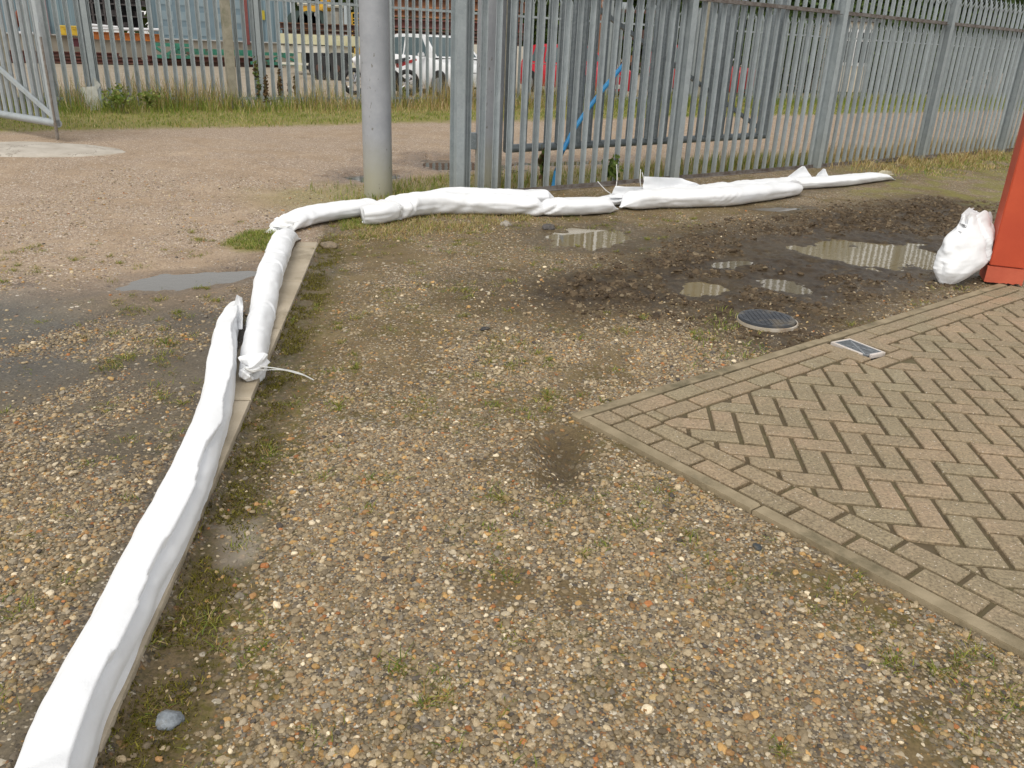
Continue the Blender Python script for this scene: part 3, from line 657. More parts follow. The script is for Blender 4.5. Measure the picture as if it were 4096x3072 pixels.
# ------------------------------------------------------------------ gate pillar, hinge post and both gate leaves
def stained(name, a, b_, stain=(.34, .33, .25)):
    m, nt, lk, b = mk(name); tc = nt.new('ShaderNodeTexCoord'); sx = nt.new('ShaderNodeSeparateXYZ'); lk.new(tc.outputs['Object'], sx.inputs[0])
    n = N(nt, 'ShaderNodeTexNoise', Scale=6, Detail=7, Roughness=.65); lk.new(tc.outputs['Object'], n.inputs['Vector'])
    st = nt.new('ShaderNodeMapping'); st.inputs['Scale'].default_value = (1, 1, .35); lk.new(tc.outputs['Object'], st.inputs['Vector'])
    s = N(nt, 'ShaderNodeTexNoise', Scale=42, Detail=5, Roughness=.6); lk.new(st.outputs[0], s.inputs['Vector'])
    col = ramp(nt, lk, n.outputs['Fac'], [(.3, b_), (.7, a)])
    mr = nt.new('ShaderNodeMapRange'); mr.inputs['From Min'].default_value = .75; mr.inputs['From Max'].default_value = .25; lk.new(mth(nt, lk, 'ADD', sx.outputs['Z'], mth(nt, lk, 'MULTIPLY', n.outputs['Fac'], .3)), mr.inputs['Value'])
    col = mixc(nt, lk, mr.outputs[0], col, stain)
    spot = ramp(nt, lk, s.outputs['Fac'], [(.655, (0, 0, 0)), (.69, (1, 1, 1))]); col = mixc(nt, lk, mth(nt, lk, 'MULTIPLY', spot, .75), col, (.12, .105, .07))
    lk.new(col, b.inputs['Base Color']); b.inputs['Metallic'].default_value = .2; b.inputs['Roughness'].default_value = .5; return m
M['pillar'] = stained('pillar_galvanised', (.36, .37, .395), (.28, .295, .315))
def ring(r, k=40): return [(r*math.cos(2*math.pi*i/k), r*math.sin(2*math.pi*i/k)) for i in range(k)]
p = G(817, 431, .0)[:2]; p = p+np.array([-.02, .137])
o = empty('gate_pillar', 'thick round galvanised gate pillar rising behind the white flood barriers', 'gate pillar', (p[0], p[1], 0), group='round galvanised gate pillars')
MB().tube([(0, 0, -.4), (0, 0, 2.75)], .137, 40).build('pillar_tube', M['pillar'], o, smooth=True)
MB().tube([(0, 0, 2.75), (0, 0, 2.765)], .145, 40).build('cap_plate', M['galv'], o, smooth=True)
gpp = fp(-2.50, .36)
o = empty('gate_pillar', 'round gate pillar standing behind the first pales of the near fence, carrying the open right leaf', 'gate pillar', (gpp[0], gpp[1], 0), group='round galvanised gate pillars')
MB().tube([(0, 0, -.4), (0, 0, 2.75)], .137, 40).build('pillar_tube', M['pillar'], o, smooth=True)
MB().tube([(0, 0, 2.75), (0, 0, 2.765)], .145, 40).build('cap_plate', M['galv'], o, smooth=True)
for z in (.50, 2.2):
    b = MB(); b.box((-.17, -.02, z), (.10, .10, .16)); b.tube([(-.24, -.02, z-.11), (-.24, -.02, z+.11)], .03, 14); b.build('hinge', M['galv_gate'], o, bevel=.006)
def gate_leaf(label, hinge, tip, zb, h, nbars, mat, side, brace_dir=1, tube=.043, latch=None, inset=0, pitch=None):
    hinge = np.array(hinge); tip = np.array(tip); L = np.linalg.norm(tip-hinge); rz = math.atan2(*(tip-hinge)[::-1])
    root = empty('palisade_gate', label, 'gate', (*hinge, zb), rz)
    MB().tube([(0, 0, tube), (L, 0, tube)], tube, 18).build('bottom_tube', mat, root, smooth=True)
    MB().box((L/2, 0, h-.35), (L, .05, .05)).build('top_rail', mat, root, bevel=.004)
    for x in (.035, L-.05): MB().box((x, 0, h/2+.0), (.10, .06, h-.02)).build('stile', mat, root, bevel=.006)
    # diagonal brace: from high on the hinge side to low at the tip
    a0 = Vector((.10, side*.0, h-.42)); a1 = Vector((L-.10, side*.0, .12)); b = MB(); b.sweep([a0, a1], [(-.02, -.022), (.02, -.022), (.02, .022), (-.02, .022)]); b.build('brace', mat, root)
    me = pale_mesh('pale', h-.08); me.materials.append(mat); n = nbars
    for i in range(n):
        x = .14+(L-.28)*(i+.5)/n; o = link('pale', me, None, root); o.location = (x, side*.03, .075); o.rotation_euler = (0, 0, 0 if side > 0 else math.pi)
    return root, L, rz
gl, gL, grz = gate_leaf('right gate leaf, swung open and standing parallel behind the near fence', gpp+np.array([.17, .13]), G(1652, 292, .42)[:2], .375, 2.3, 27, M['galv_gate'], -1)
# slide bolt box on the far stile of the right leaf
b = MB(); b.box((gL+.02, 0, 1.05), (.05, .07, .36)); b.build('lock_box', M['galv_gate'], gl, bevel=.006)
b = MB(); b.tube([(gL-.03, -.06, .55), (gL-.03, -.06, 1.5)], .014, 10); b.build('slide_bolt', M['galv_gate'], gl, smooth=True)
ltip = G(126, 268, .34)[:2]; ldir = G(0, 247, .34)[:2]-ltip; ldir /= np.linalg.norm(ldir)
gl2, L2, r2 = gate_leaf('left gate leaf with its drop bolt resting on the cracked concrete pad', ltip+ldir*4.4, ltip, .30, 2.3, 25, M['galv_gate2'], 1, tube=.045)
b = MB(); b.tube([(L2+.03, -.05, -.135), (L2+.03, -.05, 1.0)], .014, 10); b.tube([(L2+.03, -.05, -.12), (L2+.03, -.05, .06)], .02, 10); b.build('drop_bolt', basic('bolt_steel', (.24, .22, .20), (.16, .13, .10), .6, .3, 20), gl2, smooth=True)
b = MB(); b.box((L2+.015, -.045, .9), (.05, .03, .5)); b.build('keep_plate', M['galv_gate2'], gl2)
# blue pipe leaning between fence and gate
bp0 = gp(1194, 408); bp0 = fp(*(lambda q: ((q[:2]-F0)@FD, .12))(bp0))
ptsb = [(1194, 413), (1201, 370), (1216, 325), (1238, 282), (1270, 235), (1305, 190), (1347, 140)]
path = []
for i, (x, y) in enumerate(ptsb):
    q = onplane(x, y, fp(0, .13+.02*i/6), FN); path.append(q)
MB().tube(path, .024, 12, scale=[1]*len(path)).build('water_pipe', M['blue_pipe'], smooth=True)
bo = bpy.data.objects['water_pipe']; tag(bo, 'bright blue plastic water pipe leaning between the near fence and the open gate', 'pipe')
# white torn marker box at the foot of the rear fence
q = G(212, 243, .12); rb = (q[:2]-RA)@RD
pw = rp(rb, -.22); wm = basic('white_plastic_dirty', (.62, .62, .58), (.45, .45, .40), .5, 0, 9, grime=(.30, .29, .22))
wb = empty('marker_box', 'torn white plastic marker box at the foot of the far fence', 'marker', (pw[0], pw[1], .10), math.radians(28))
b = MB(); b.add([(-.13, -.05, 0), (.13, -.05, 0), (.12, .05, 0), (-.12, .05, 0), (-.15, -.05, .40), (.09, -.05, .42), (.09, .05, .38), (-.14, .05, .36)], [(0, 1, 2, 3), (0, 4, 5, 1), (1, 5, 6, 2), (2, 6, 7, 3), (3, 7, 4, 0), (4, 7, 6, 5)]); b.build('casing', wm, wb, bevel=.008)
b = MB(); b.add([(.06, .0, .34), (.12, .02, .38), (.07, .01, .56), (.16, .04, .44), (.06, .02, .34), (.12, .04, .37)], [(0, 1, 3, 2), (4, 2, 3, 5), (0, 2, 4)]); b.build('torn_flap', wm, wb)
MB().tube([(.115, -.03, -.02), (.14, -.03, .38)], .03, 12).build('grey_stake', M['galv_far'], wb, smooth=True)
# ------------------------------------------------------------------ white flood barriers (long filled tubes)
def bag_material():
    m, nt, lk, b = mk('white_woven_fabric'); tc = nt.new('ShaderNodeTexCoord'); O = tc.outputs['Object']
    n = N(nt, 'ShaderNodeTexNoise', Scale=2.2, Detail=8, Roughness=.7); lk.new(O, n.inputs['Vector'])
    col = ramp(nt, lk, n.outputs['Fac'], [(.25, (.73, .73, .72)), (.42, (.775, .785, .80)), (.7, (.80, .815, .84))])
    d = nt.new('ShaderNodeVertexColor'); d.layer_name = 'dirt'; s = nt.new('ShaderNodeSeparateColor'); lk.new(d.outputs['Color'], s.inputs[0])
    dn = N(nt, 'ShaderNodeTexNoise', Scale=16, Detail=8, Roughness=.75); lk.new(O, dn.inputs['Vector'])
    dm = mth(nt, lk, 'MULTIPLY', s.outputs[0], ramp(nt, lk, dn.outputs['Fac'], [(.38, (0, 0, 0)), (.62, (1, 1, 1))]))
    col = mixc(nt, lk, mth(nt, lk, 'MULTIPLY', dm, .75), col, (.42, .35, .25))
    lk.new(col, b.inputs['Base Color']); b.inputs['Roughness'].default_value = .6; b.inputs['Specular IOR Level'].default_value = .3
    w1 = N(nt, 'ShaderNodeTexNoise', Scale=14, Detail=6, Roughness=.6); mp = nt.new('ShaderNodeMapping'); lk.new(O, mp.inputs['Vector']); lk.new(mp.outputs[0], w1.inputs['Vector'])
    w2 = N(nt, 'ShaderNodeTexNoise', Scale=320, Detail=1); lk.new(O, w2.inputs['Vector'])
    bp = N(nt, 'ShaderNodeBump', Strength=.35, Distance=.010); lk.new(mth(nt, lk, 'ADD', w1.outputs['Fac'], mth(nt, lk, 'MULTIPLY', w2.outputs['Fac'], .10)), bp.inputs['Height']); lk.new(bp.outputs[0], b.inputs['Normal'])
    return m
M['bag'] = bag_material()
def catmull(P, n):
    P = [np.array(p, float) for p in P]; out = []; m = len(P)
    for t in np.linspace(0, m-1, n):
        i = min(int(t), m-2); u = t-i; a = P[max(i-1, 0)]; b = P[i]; c = P[i+1]; d = P[min(i+2, m-1)]
        out.append(.5*((2*b)+(c-a)*u+(2*a-5*b+4*c-d)*u*u+(3*b-a-3*c+d)*u**3))
    return np.array(out)
def sausage(name, label, ctrl, step=.02, K=56, lip=None, wr=.010, creases=(), seed=1, ends=('pinch', 'pinch'), zoff=0., mound=.0, dirtspots=(), group='white flood barrier tubes laid across the gateway', parts=()):
    """ctrl: list of (x, y, half width, height); a filled fabric tube lying on the ground.
    lip = (angle in degrees of the sewn edge, overhang, wave)"""
    C = np.array([(a, b_, w_, h_) for a, b_, w_, h_ in ctrl], float); L = np.hypot(*np.diff(C[:, :2], axis=0).T).sum(); n = max(int(L/step), 12)
    Q = catmull(C, n); S = np.concatenate(([0], np.cumsum(np.hypot(*np.diff(Q[:, :2], axis=0).T)))); L = S[-1]
    T = np.gradient(Q[:, :2], axis=0); T /= np.linalg.norm(T, axis=1)[:, None]; NR = np.stack([T[:, 1], -T[:, 0]], 1)   # right of travel
    th = np.linspace(0, 2*math.pi, K, endpoint=False); V = np.zeros((n, K, 3)); D = np.zeros((n, K))
    g = np.array([hz(q[0], q[1]) for q in Q]); g = np.convolve(np.pad(g, 6, 'edge'), np.ones(13)/13, 'valid')
    for i in range(n):
        w_, h_ = Q[i, 2], Q[i, 3]; e = 1.
        for k, (mode, d) in enumerate(((ends[0], S[i]), (ends[1], L-S[i]))):
            if mode == 'pinch': e *= float(ss(-.0, .16, d))*.85+.15 if d < .16 else 1
            elif mode == 'round': e *= math.sqrt(max(0.02, 1-(1-min(d/.09, 1))**2))
        fl = 1.
        if ends[0] == 'flat' and S[i] < .22: fl = .12+.88*float(ss(0, .22, S[i]))
        if ends[1] == 'flat' and L-S[i] < .22: fl = .12+.88*float(ss(0, .22, L-S[i]))
        ct, st = np.cos(th), np.sin(th)
        X = w_*np.sign(ct)*np.abs(ct)**.86; Z = h_*.5*(1+np.sign(st)*np.abs(st)**.9)
        low = ss(.3, -.3, st); X = X*(1-.10*low)
        wob = (vn(S[i]*7+0*th, th*1.4+seed*9, 1, seed)-.5)*wr*1.6 + (vn(S[i]*23+th*1.5, th*2.2, 1, seed+3)-.5)*wr*.8
        for (cs, cd, cw, sl) in creases:
            ph = S[i]-cs-sl*np.sin(th)*.06-sl*.03*np.cos(th); wob = wob-cd*np.exp(-(ph/cw)**2)+.45*cd*np.exp(-((ph-2.0*cw)/cw)**2)
        if lip:
            la, ov, wv = lip; aa = math.radians(la)+wv*(vn(np.array([S[i]*4.2]), np.array([seed*3.]), 1, 5)[0]-.5)*2+.35*wv*math.sin(S[i]*11+seed)
            above = (th > aa) & (th < aa+2.3); dd = (th-aa)
            wob = wob+np.where((dd >= 0) & (dd < 1.3), ov*.6*np.exp(-dd*2.0), 0)-np.where((dd < 0), ov*.55*np.exp(dd*1.6), 0)
        X = X+wob*ct; Z = np.maximum(Z+wob*np.maximum(st, -.2)*1.1, .0)
        X = X*e*(1+.10*(1-fl)); Z = Z*e*fl+(1-e)*h_*.22
        V[i, :, 0] = Q[i, 0]+NR[i, 0]*X; V[i, :, 1] = Q[i, 1]+NR[i, 1]*X; V[i, :, 2] = g[i]+Z+zoff+mound*0
        for (dx, dr, da) in dirtspots: D[i] = np.maximum(D[i], np.exp(-((S[i]-dx)/dr)**2)*(.5+.5*np.cos(th-da)))
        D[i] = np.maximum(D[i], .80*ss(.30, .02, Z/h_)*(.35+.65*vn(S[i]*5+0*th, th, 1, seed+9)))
    o0 = Q[0, :2]; org = np.array([Q[n//2, 0], Q[n//2, 1], g[n//2]]); vv = V.reshape(-1, 3)-org
    i = np.arange(n-1)[:, None]*K+np.arange(K)[None]; j = np.arange(n-1)[:, None]*K+(np.arange(K)[None]+1) % K
    f = [list(q) for q in np.stack([i.ravel(), j.ravel(), (j+K).ravel(), (i+K).ravel()], 1)]; f += [list(range(K-1, -1, -1)), list(range((n-1)*K, n*K))]
    me = npmesh(name, vv, f, True); a = me.attributes.new('dirt', 'FLOAT_COLOR', 'POINT'); dc = np.zeros((n*K, 4), np.float32); dc[:, 0] = D.ravel(); dc[:, 3] = 1; a.data.foreach_set('color', dc.ravel())
    bm = bmesh.new(); bm.from_mesh(me); bmesh.ops.recalc_face_normals(bm, faces=bm.faces); bm.to_mesh(me); bm.free()
    o = link(name, me, M['bag']); o.location = org; tag(o, label, 'flood barrier', group); return o
def ctl(rows, zc=.06):
    """rows of (left px, left py, right px, right py, height) on the print -> centre, half width"""
    r = []
    for (x0, y0, x1, y1, h_) in rows:
        a = G(x0, y0, zc)[:2]; b = G(x1, y1, zc)[:2]; c = (a+b)/2; r.append((c[0], c[1], np.linalg.norm(b-a)/2, h_))
    return r
def row(x0, x1, y, h_): return (x0, y, x1, y, h_)
s_ = 2212/4096
near = ctl([row(-75, 85, 2100, .15), row(-30, 135, 1860, .165), row(12, 168, 1710, .165), row(44, 199, 1610, .165), row(95, 236, 1499, .16), row(174, 302, 1359, .16), row(248, 368, 1219, .16), row(322, 437, 1080, .16), row(384, 473, 970, .165), row(427, 503, 863, .16), row(452, 513, 782, .155), row(468, 515, 715, .14), row(494, 521, 672, .11), row(516, 524, 650, .06)])
o = sausage('flood_barrier', 'longest white flood barrier, running from the bottom left corner up the kerb', near, lip=(56, .034, .22), seed=2, K=72, step=.016, wr=.0045, ends=('pinch', 'flat'), creases=((.18, .016, .03, 1.5), (.33, .012, .025, -1), (2.95, .006, .05, 1)))
second = ctl([row(520, 566, 786, .09), row(515, 573, 768, .13), row(520, 578, 735, .16), row(528, 586, 690, .165), row(540, 598, 640, .165), row(555, 612, 590, .16), row(566, 622, 560, .155), row(585, 636, 520, .15), row(602, 648, 492, .10)], .09)
o2 = sausage('flood_barrier', 'second white flood barrier on the kerb, gathered into a tied knot at its near end', second, seed=5, K=64, step=.012, wr=.006, ends=('round', 'flat'), creases=((.75, .008, .012, 2.2), (1.42, .009, .012, 2.4), (1.98, .010, .014, -2.2), (2.12, .008, .012, 1.8), (2.5, .007, .012, -1.4)))
def line(pts, hs, ws, zc=.0):
    r = []
    for (x, y), h_, w_ in zip(pts, hs, ws): a = G(x, y, zc)[:2]; r.append((a[0], a[1], w_, h_))
    return r
# (centre line on the ground is measured at half height)
third = line([(592, 487), (625, 478), (672, 466), (725, 458), (775, 452), (815, 446)], (.05, .12, .135, .14, .14, .12), (.10, .12, .125, .125, .125, .12), .07)
sausage('flood_barrier', 'short white flood barrier bridging from the kerb to the gate pillar', third, seed=8, lip=(200, .016, .12), wr=.008, ends=('flat', 'round'), creases=((.25, .010, .03, 1),))
fourth = line([(783, 461), (810, 460), (850, 453), (878, 447), (930, 441), (1000, 440), (1080, 441), (1150, 443), (1195, 444)], (.14, .165, .18, .19, .195, .19, .18, .165, .12), (.13, .145, .14, .13, .135, .135, .13, .12, .10), .09)
sausage('flood_barrier', 'thick mud-marked white flood barrier with an open folded end in front of the gate pillar', fourth, seed=11, wr=.014, ends=('none', 'pinch'), creases=((.30, .030, .035, .6), (.40, .020, .03, .8), (1.0, .012, .05, 1.6), (1.65, .022, .05, 2.0), (1.95, .018, .04, -1.6)), dirtspots=((.18, .22, math.radians(200)),))
behind = line([(905, 436), (960, 432), (1020, 430), (1080, 430), (1140, 429), (1185, 428), (1212, 431)], (.10, .16, .17, .165, .16, .15, .07), (.10, .12, .12, .12, .12, .11, .09), .08)
sausage('flood_barrier', 'white flood barrier hugging the fence foot behind the thick one', behind, seed=14, wr=.010, ends=('pinch', 'pinch'), creases=((1.4, .016, .02, 1.5), (1.5, .012, .02, 1.)))
fifth = line([(1150, 448), (1175, 448), (1230, 447), (1290, 444), (1335, 440)], (.10, .145, .155, .15, .10), (.10, .12, .13, .125, .10), .07)
sausage('flood_barrier', 'white flood barrier with a straight sewn seam along its front', fifth, seed=17, lip=(150, .018, .07), wr=.008, ends=('pinch', 'pinch'), creases=((.10, .016, .025, 2.), (.75, .010, .03, 1)))
sixth = line([(1341, 433), (1365, 431), (1430, 429), (1500, 428), (1570, 425), (1640, 416), (1700, 407), (1728, 401)], (.10, .165, .18, .185, .185, .18, .15, .09), (.12, .14, .145, .145, .145, .14, .12, .09), .085)
sausage('flood_barrier', 'plump smooth white flood barrier lying foremost in front of the fence', sixth, seed=20, wr=.010, ends=('pinch', 'pinch'), creases=((1.0, .008, .02, 2.), (1.06, .008, .02, 2.), (1.14, .006, .02, 2.), (2.6, .012, .03, 1.5)))
seventh = line([(1205, 440), (1260, 433), (1320, 423), (1400, 416), (1480, 412), (1560, 408), (1640, 399), (1700, 391), (1745, 387)], (.03, .06, .09, .12, .13, .145, .145, .135, .10), (.06, .08, .10, .12, .13, .13, .13, .12, .10), .09)
sausage('flood_barrier', 'white flood barrier sandwiched between the foremost one and the fence', seventh, seed=23, wr=.012, ends=('pinch', 'pinch'), creases=((1.9, .01, .03, 1), (2.6, .012, .03, 1)))
eighth = line([(1660, 399), (1710, 397), (1780, 393), (1840, 388), (1890, 382), (1922, 377)], (.08, .12, .125, .12, .11, .05), (.10, .125, .13, .125, .115, .09), .06)
sausage('flood_barrier', 'farthest white flood barrier, ending in the straw grass with a yellowed corner', eighth, seed=26, lip=(168, .014, .05), wr=.007, ends=('pinch', 'flat'))
# loose fabric: folded flaps, corners, knot and ties
def sheet(name, label, quad, nu=14, nv=10, amp=.02, seed=3, parent=None, th=.003, mat=None, curl=0.):
    """quad: four 3-D corners, given in order; a wrinkled piece of cloth"""
    a, b, c, d = [np.array(q, float) for q in quad]; v = []; nrm = np.cross(b-a, d-a); nrm /= np.linalg.norm(nrm)+1e-9
    for i in range(nu+1):
        for j in range(nv+1):
            u, w_ = i/nu, j/nv; p = a*(1-u)*(1-w_)+b*u*(1-w_)+c*u*w_+d*(1-u)*w_
            k = (fbm(np.array([u*2.4+seed]), np.array([w_*1.8]), 1.6, seed, 3)[0]-.5)*amp*2.2+curl*math.sin(math.pi*u)*math.sin(math.pi*w_)
            v.append(p+nrm*k)
    n = (nu+1)*(nv+1); v2 = [q-nrm*th for q in v]; f = []
    for i in range(nu):
        for j in range(nv): o = i*(nv+1)+j; f.append((o, o+nv+1, o+nv+2, o+1)); f.append((n+o, n+o+1, n+o+nv+2, n+o+nv+1))
    def edge(idx):
        for p_, q_ in zip(idx[:-1], idx[1:]): f.append((p_, q_, q_+n, p_+n))
    edge([j for j in range(nv+1)]); edge([nu*(nv+1)+j for j in range(nv, -1, -1)]); edge([i*(nv+1) for i in range(nu, -1, -1)]); edge([i*(nv+1)+nv for i in range(nu+1)])
    mb = MB(); mb.add(v+v2, f); return mb.build(name, mat or M['bag'], parent, smooth=True)
def child_world(o, parent):
    """keep the piece where it is and hang it on its parent"""
    loc = parent.location.copy(); me = o.data; me.transform(Matrix.Translation(-loc)); o.parent = parent
bars = [o for o in COL.objects if o.name.startswith('flood_barrier')]
def V3(px, py, z): q = G(px, py, z); return (q[0], q[1], z)
def onfence(px, py, n=-.12): return onplane(px, py, fp(0, n), FN)
# open folded end of the thick barrier
c = sheet('open_end', None, (V3(782, 483, .01), V3(782, 440, .10), V3(872, 446, .15), V3(868, 474, .02)), amp=.012, seed=9); child_world(c, bars[3])
def tri_flap(parent, pts, seed, amp=.02, curl=.03):
    c = sheet('loose_flap', None, pts, amp=amp, seed=seed, curl=curl); child_world(c, parent); return c
pf = float((G(1420, 415, .09)[:2]-F0)@FN)
tri_flap(bars[7], (onfence(1384, 425, pf-.05), onfence(1392, 381, pf+.02), onfence(1475, 385, pf+.02), onfence(1545, 415, pf-.05)), 31, .025, .05)
tri_flap(bars[7], (onfence(1316, 428, pf-.05), onfence(1328, 402, pf), onfence(1405, 404, pf), onfence(1405, 428, pf-.05)), 35, .02, .03)
tri_flap(bars[7], (onfence(1680, 398, pf-.05), onfence(1732, 359, pf), onfence(1738, 359, pf), onfence(1764, 396, pf-.05)), 37, .012, .03)
tri_flap(bars[9] if len(bars) > 9 else bars[-1], (onfence(1750, 396, pf-.08), onfence(1777, 364, pf-.05), onfence(1782, 365, pf-.05), onfence(1794, 390, pf-.08)), 39, .012, .03)
tri_flap(bars[6], (V3(1690, 402, .14), V3(1716, 386, .16), V3(1731, 396, .10), V3(1726, 406, .06)), 41, .02, .02)
yl = M['bag'].copy(); yl.name = 'yellowed_fabric'
c = sheet('yellowed_corner', None, (V3(1888, 378, .10), V3(1905, 368, .13), V3(1924, 369, .10), V3(1930, 378, .03)), amp=.015, seed=43, mat=basic('yellowed_cloth', (.66, .60, .44), (.55, .50, .36), .7, 0, 12, .003, 60)); child_world(c, bars[-1])
c = sheet('loose_flap', None, (V3(580, 489, .03), V3(600, 470, .10), V3(645, 478, .14), V3(620, 494, .06)), amp=.015, seed=45); child_world(c, bars[2])
# upstanding corner at the far end of the longest barrier
c = sheet('loose_flap', None, (V3(488, 706, .06), V3(515, 640, .17), V3(524, 644, .15), V3(525, 712, .07)), amp=.02, seed=47, curl=.03); child_world(c, bars[0])
# gathered neck and knot of the second barrier
def knot():
    o = bars[1]; kc = np.array(V3(543, 797, .075)); st = np.array(V3(527, 812, .03)); b = MB(); rings = []; K = 28
    pth = [np.array(V3(552, 778, .10)), np.array(V3(549, 787, .09)), kc, np.array(V3(538, 801, .06)), np.array(V3(531, 809, .045)), np.array(V3(524, 818, .03))]
    rad = [.062, .050, .020, .028, .040, .022]
    P = catmull(pth, 26); R_ = np.interp(np.linspace(0, 5, 26), range(6), rad); prof = []
    v = []
    for i, p in enumerate(P):
        t = P[min(i+1, 25)]-P[max(i-1, 0)]; t /= np.linalg.norm(t); a = np.cross(t, (0, 0, 1)); a /= np.linalg.norm(a); c_ = np.cross(a, t)
        for k in range(K):
            th = 2*math.pi*k/K; r = R_[i]*(1+.13*math.sin(th*6+i*.10)+.10*math.sin(th*3+1+i*.05)); v.append(p+a*r*math.cos(th)+c_*r*.75*math.sin(th))
    f = [(i*K+k, i*K+(k+1) % K, (i+1)*K+(k+1) % K, (i+1)*K+k) for i in range(25) for k in range(K)]+[tuple(range(K-1, -1, -1)), tuple(range(25*K, 26*K))]
    c = MB().add(v, f).build('knot', M['bag'], smooth=True); child_world(c, o)
    tie = basic('tie_plastic', (.74, .74, .73), (.62, .62, .60), .35, 0, 20)
    A = catmull([V3(541, 800, .085), V3(575, 799, .075), V3(610, 799, .06), V3(640, 806, .04), V3(660, 812, .025), V3(672, 818, .018)], 24)
    B = catmull([V3(560, 791, .09), V3(600, 796, .085), V3(630, 801, .065), V3(655, 809, .045), V3(678, 821, .018)], 24)
    for q in (A, B):
        c = MB().sweep([tuple(k) for k in q], [(-.0035, -.001), (.0035, -.001), (.0035, .001), (-.0035, .001)]).build('tie', tie); child_world(c, o)
    c = MB().tube([tuple(kc+np.array([.026*math.cos(a), .020*math.sin(a), .006*math.sin(a*2)])) for a in np.linspace(0, 6.28, 18)], .004, 8).build('tie', tie); child_world(c, o)
    for (px, py, x2, y2, x3, y3, w_) in ((1390, 418, 1383, 395, 1384, 366, bars[7]), (1397, 405, 1392, 392, 1387, 372, bars[7]), (1330, 408, 1333, 385, 1332, 355, bars[5]), (1322, 420, 1308, 410, 1291, 392, bars[5])):
        q = catmull([onfence(px, py, pf+.03), onfence(x2, y2, pf+.05), onfence(x3, y3, pf+.08)], 10); c = MB().tube([tuple(k) for k in q], .004, 6).build('tie', tie); child_world(c, w_)
knot()
# ------------------------------------------------------------------ red column, leaning sandbag, covers
def column():
    a = G(2126.5, 612)[:2]; b = G(2203, 621)[:2]; u = (b-a)/np.linalg.norm(b-a); v = np.array([-u[1], u[0]]); wd = np.linalg.norm(b-a)
    rz = math.atan2(u[1], u[0]); c = a+u*wd/2+v*.11
    m = basic('red_oxide_paint', (.50, .072, .022), (.43, .055, .018), .55, 0, 3.5, .0015, 120, grime=(.38, .075, .035))
    m2 = basic('faded_red_paint', (.52, .11, .055), (.44, .08, .04), .65, 0, 6, .002, 60)
    o = empty('red_column', 'red-orange painted column at the right edge standing at the corner of the block paving', 'column', (c[0], c[1], 0), rz)
    MB().box((0, 0, 1.6), (wd, .22, 2.94)).build('shaft', m, o, bevel=.006)
    bb = MB(); n = 22; pts = [(-wd/2-.008, .125)]+[(-wd/2-.008+(wd+.016)*i/n, .012+.012*random.random()*(1 if i > n*.45 else .3)) for i in range(n+1)]+[(wd/2+.008, .125)]
    for (yy) in (-.118,):
        v_ = [(x, yy, z) for x, z in pts]+[(x, .118, z) for x, z in pts]; k = len(pts); f = [tuple(range(k)), tuple(range(2*k-1, k-1, -1))]+[(i, (i+1) % k, (i+1) % k+k, i+k) for i in range(k)]
        bb.add(v_, f)
    bb.build('base_boot', m2, o)
    MB().box((0, .0, .02), (wd*.8, .15, .12)).build('foot_plate', basic('dark_steel', (.05, .045, .04)), o)
    MB().box((0, 0, 3.09), (.5, .5, .05)).build('head_plate', m, o)
column()
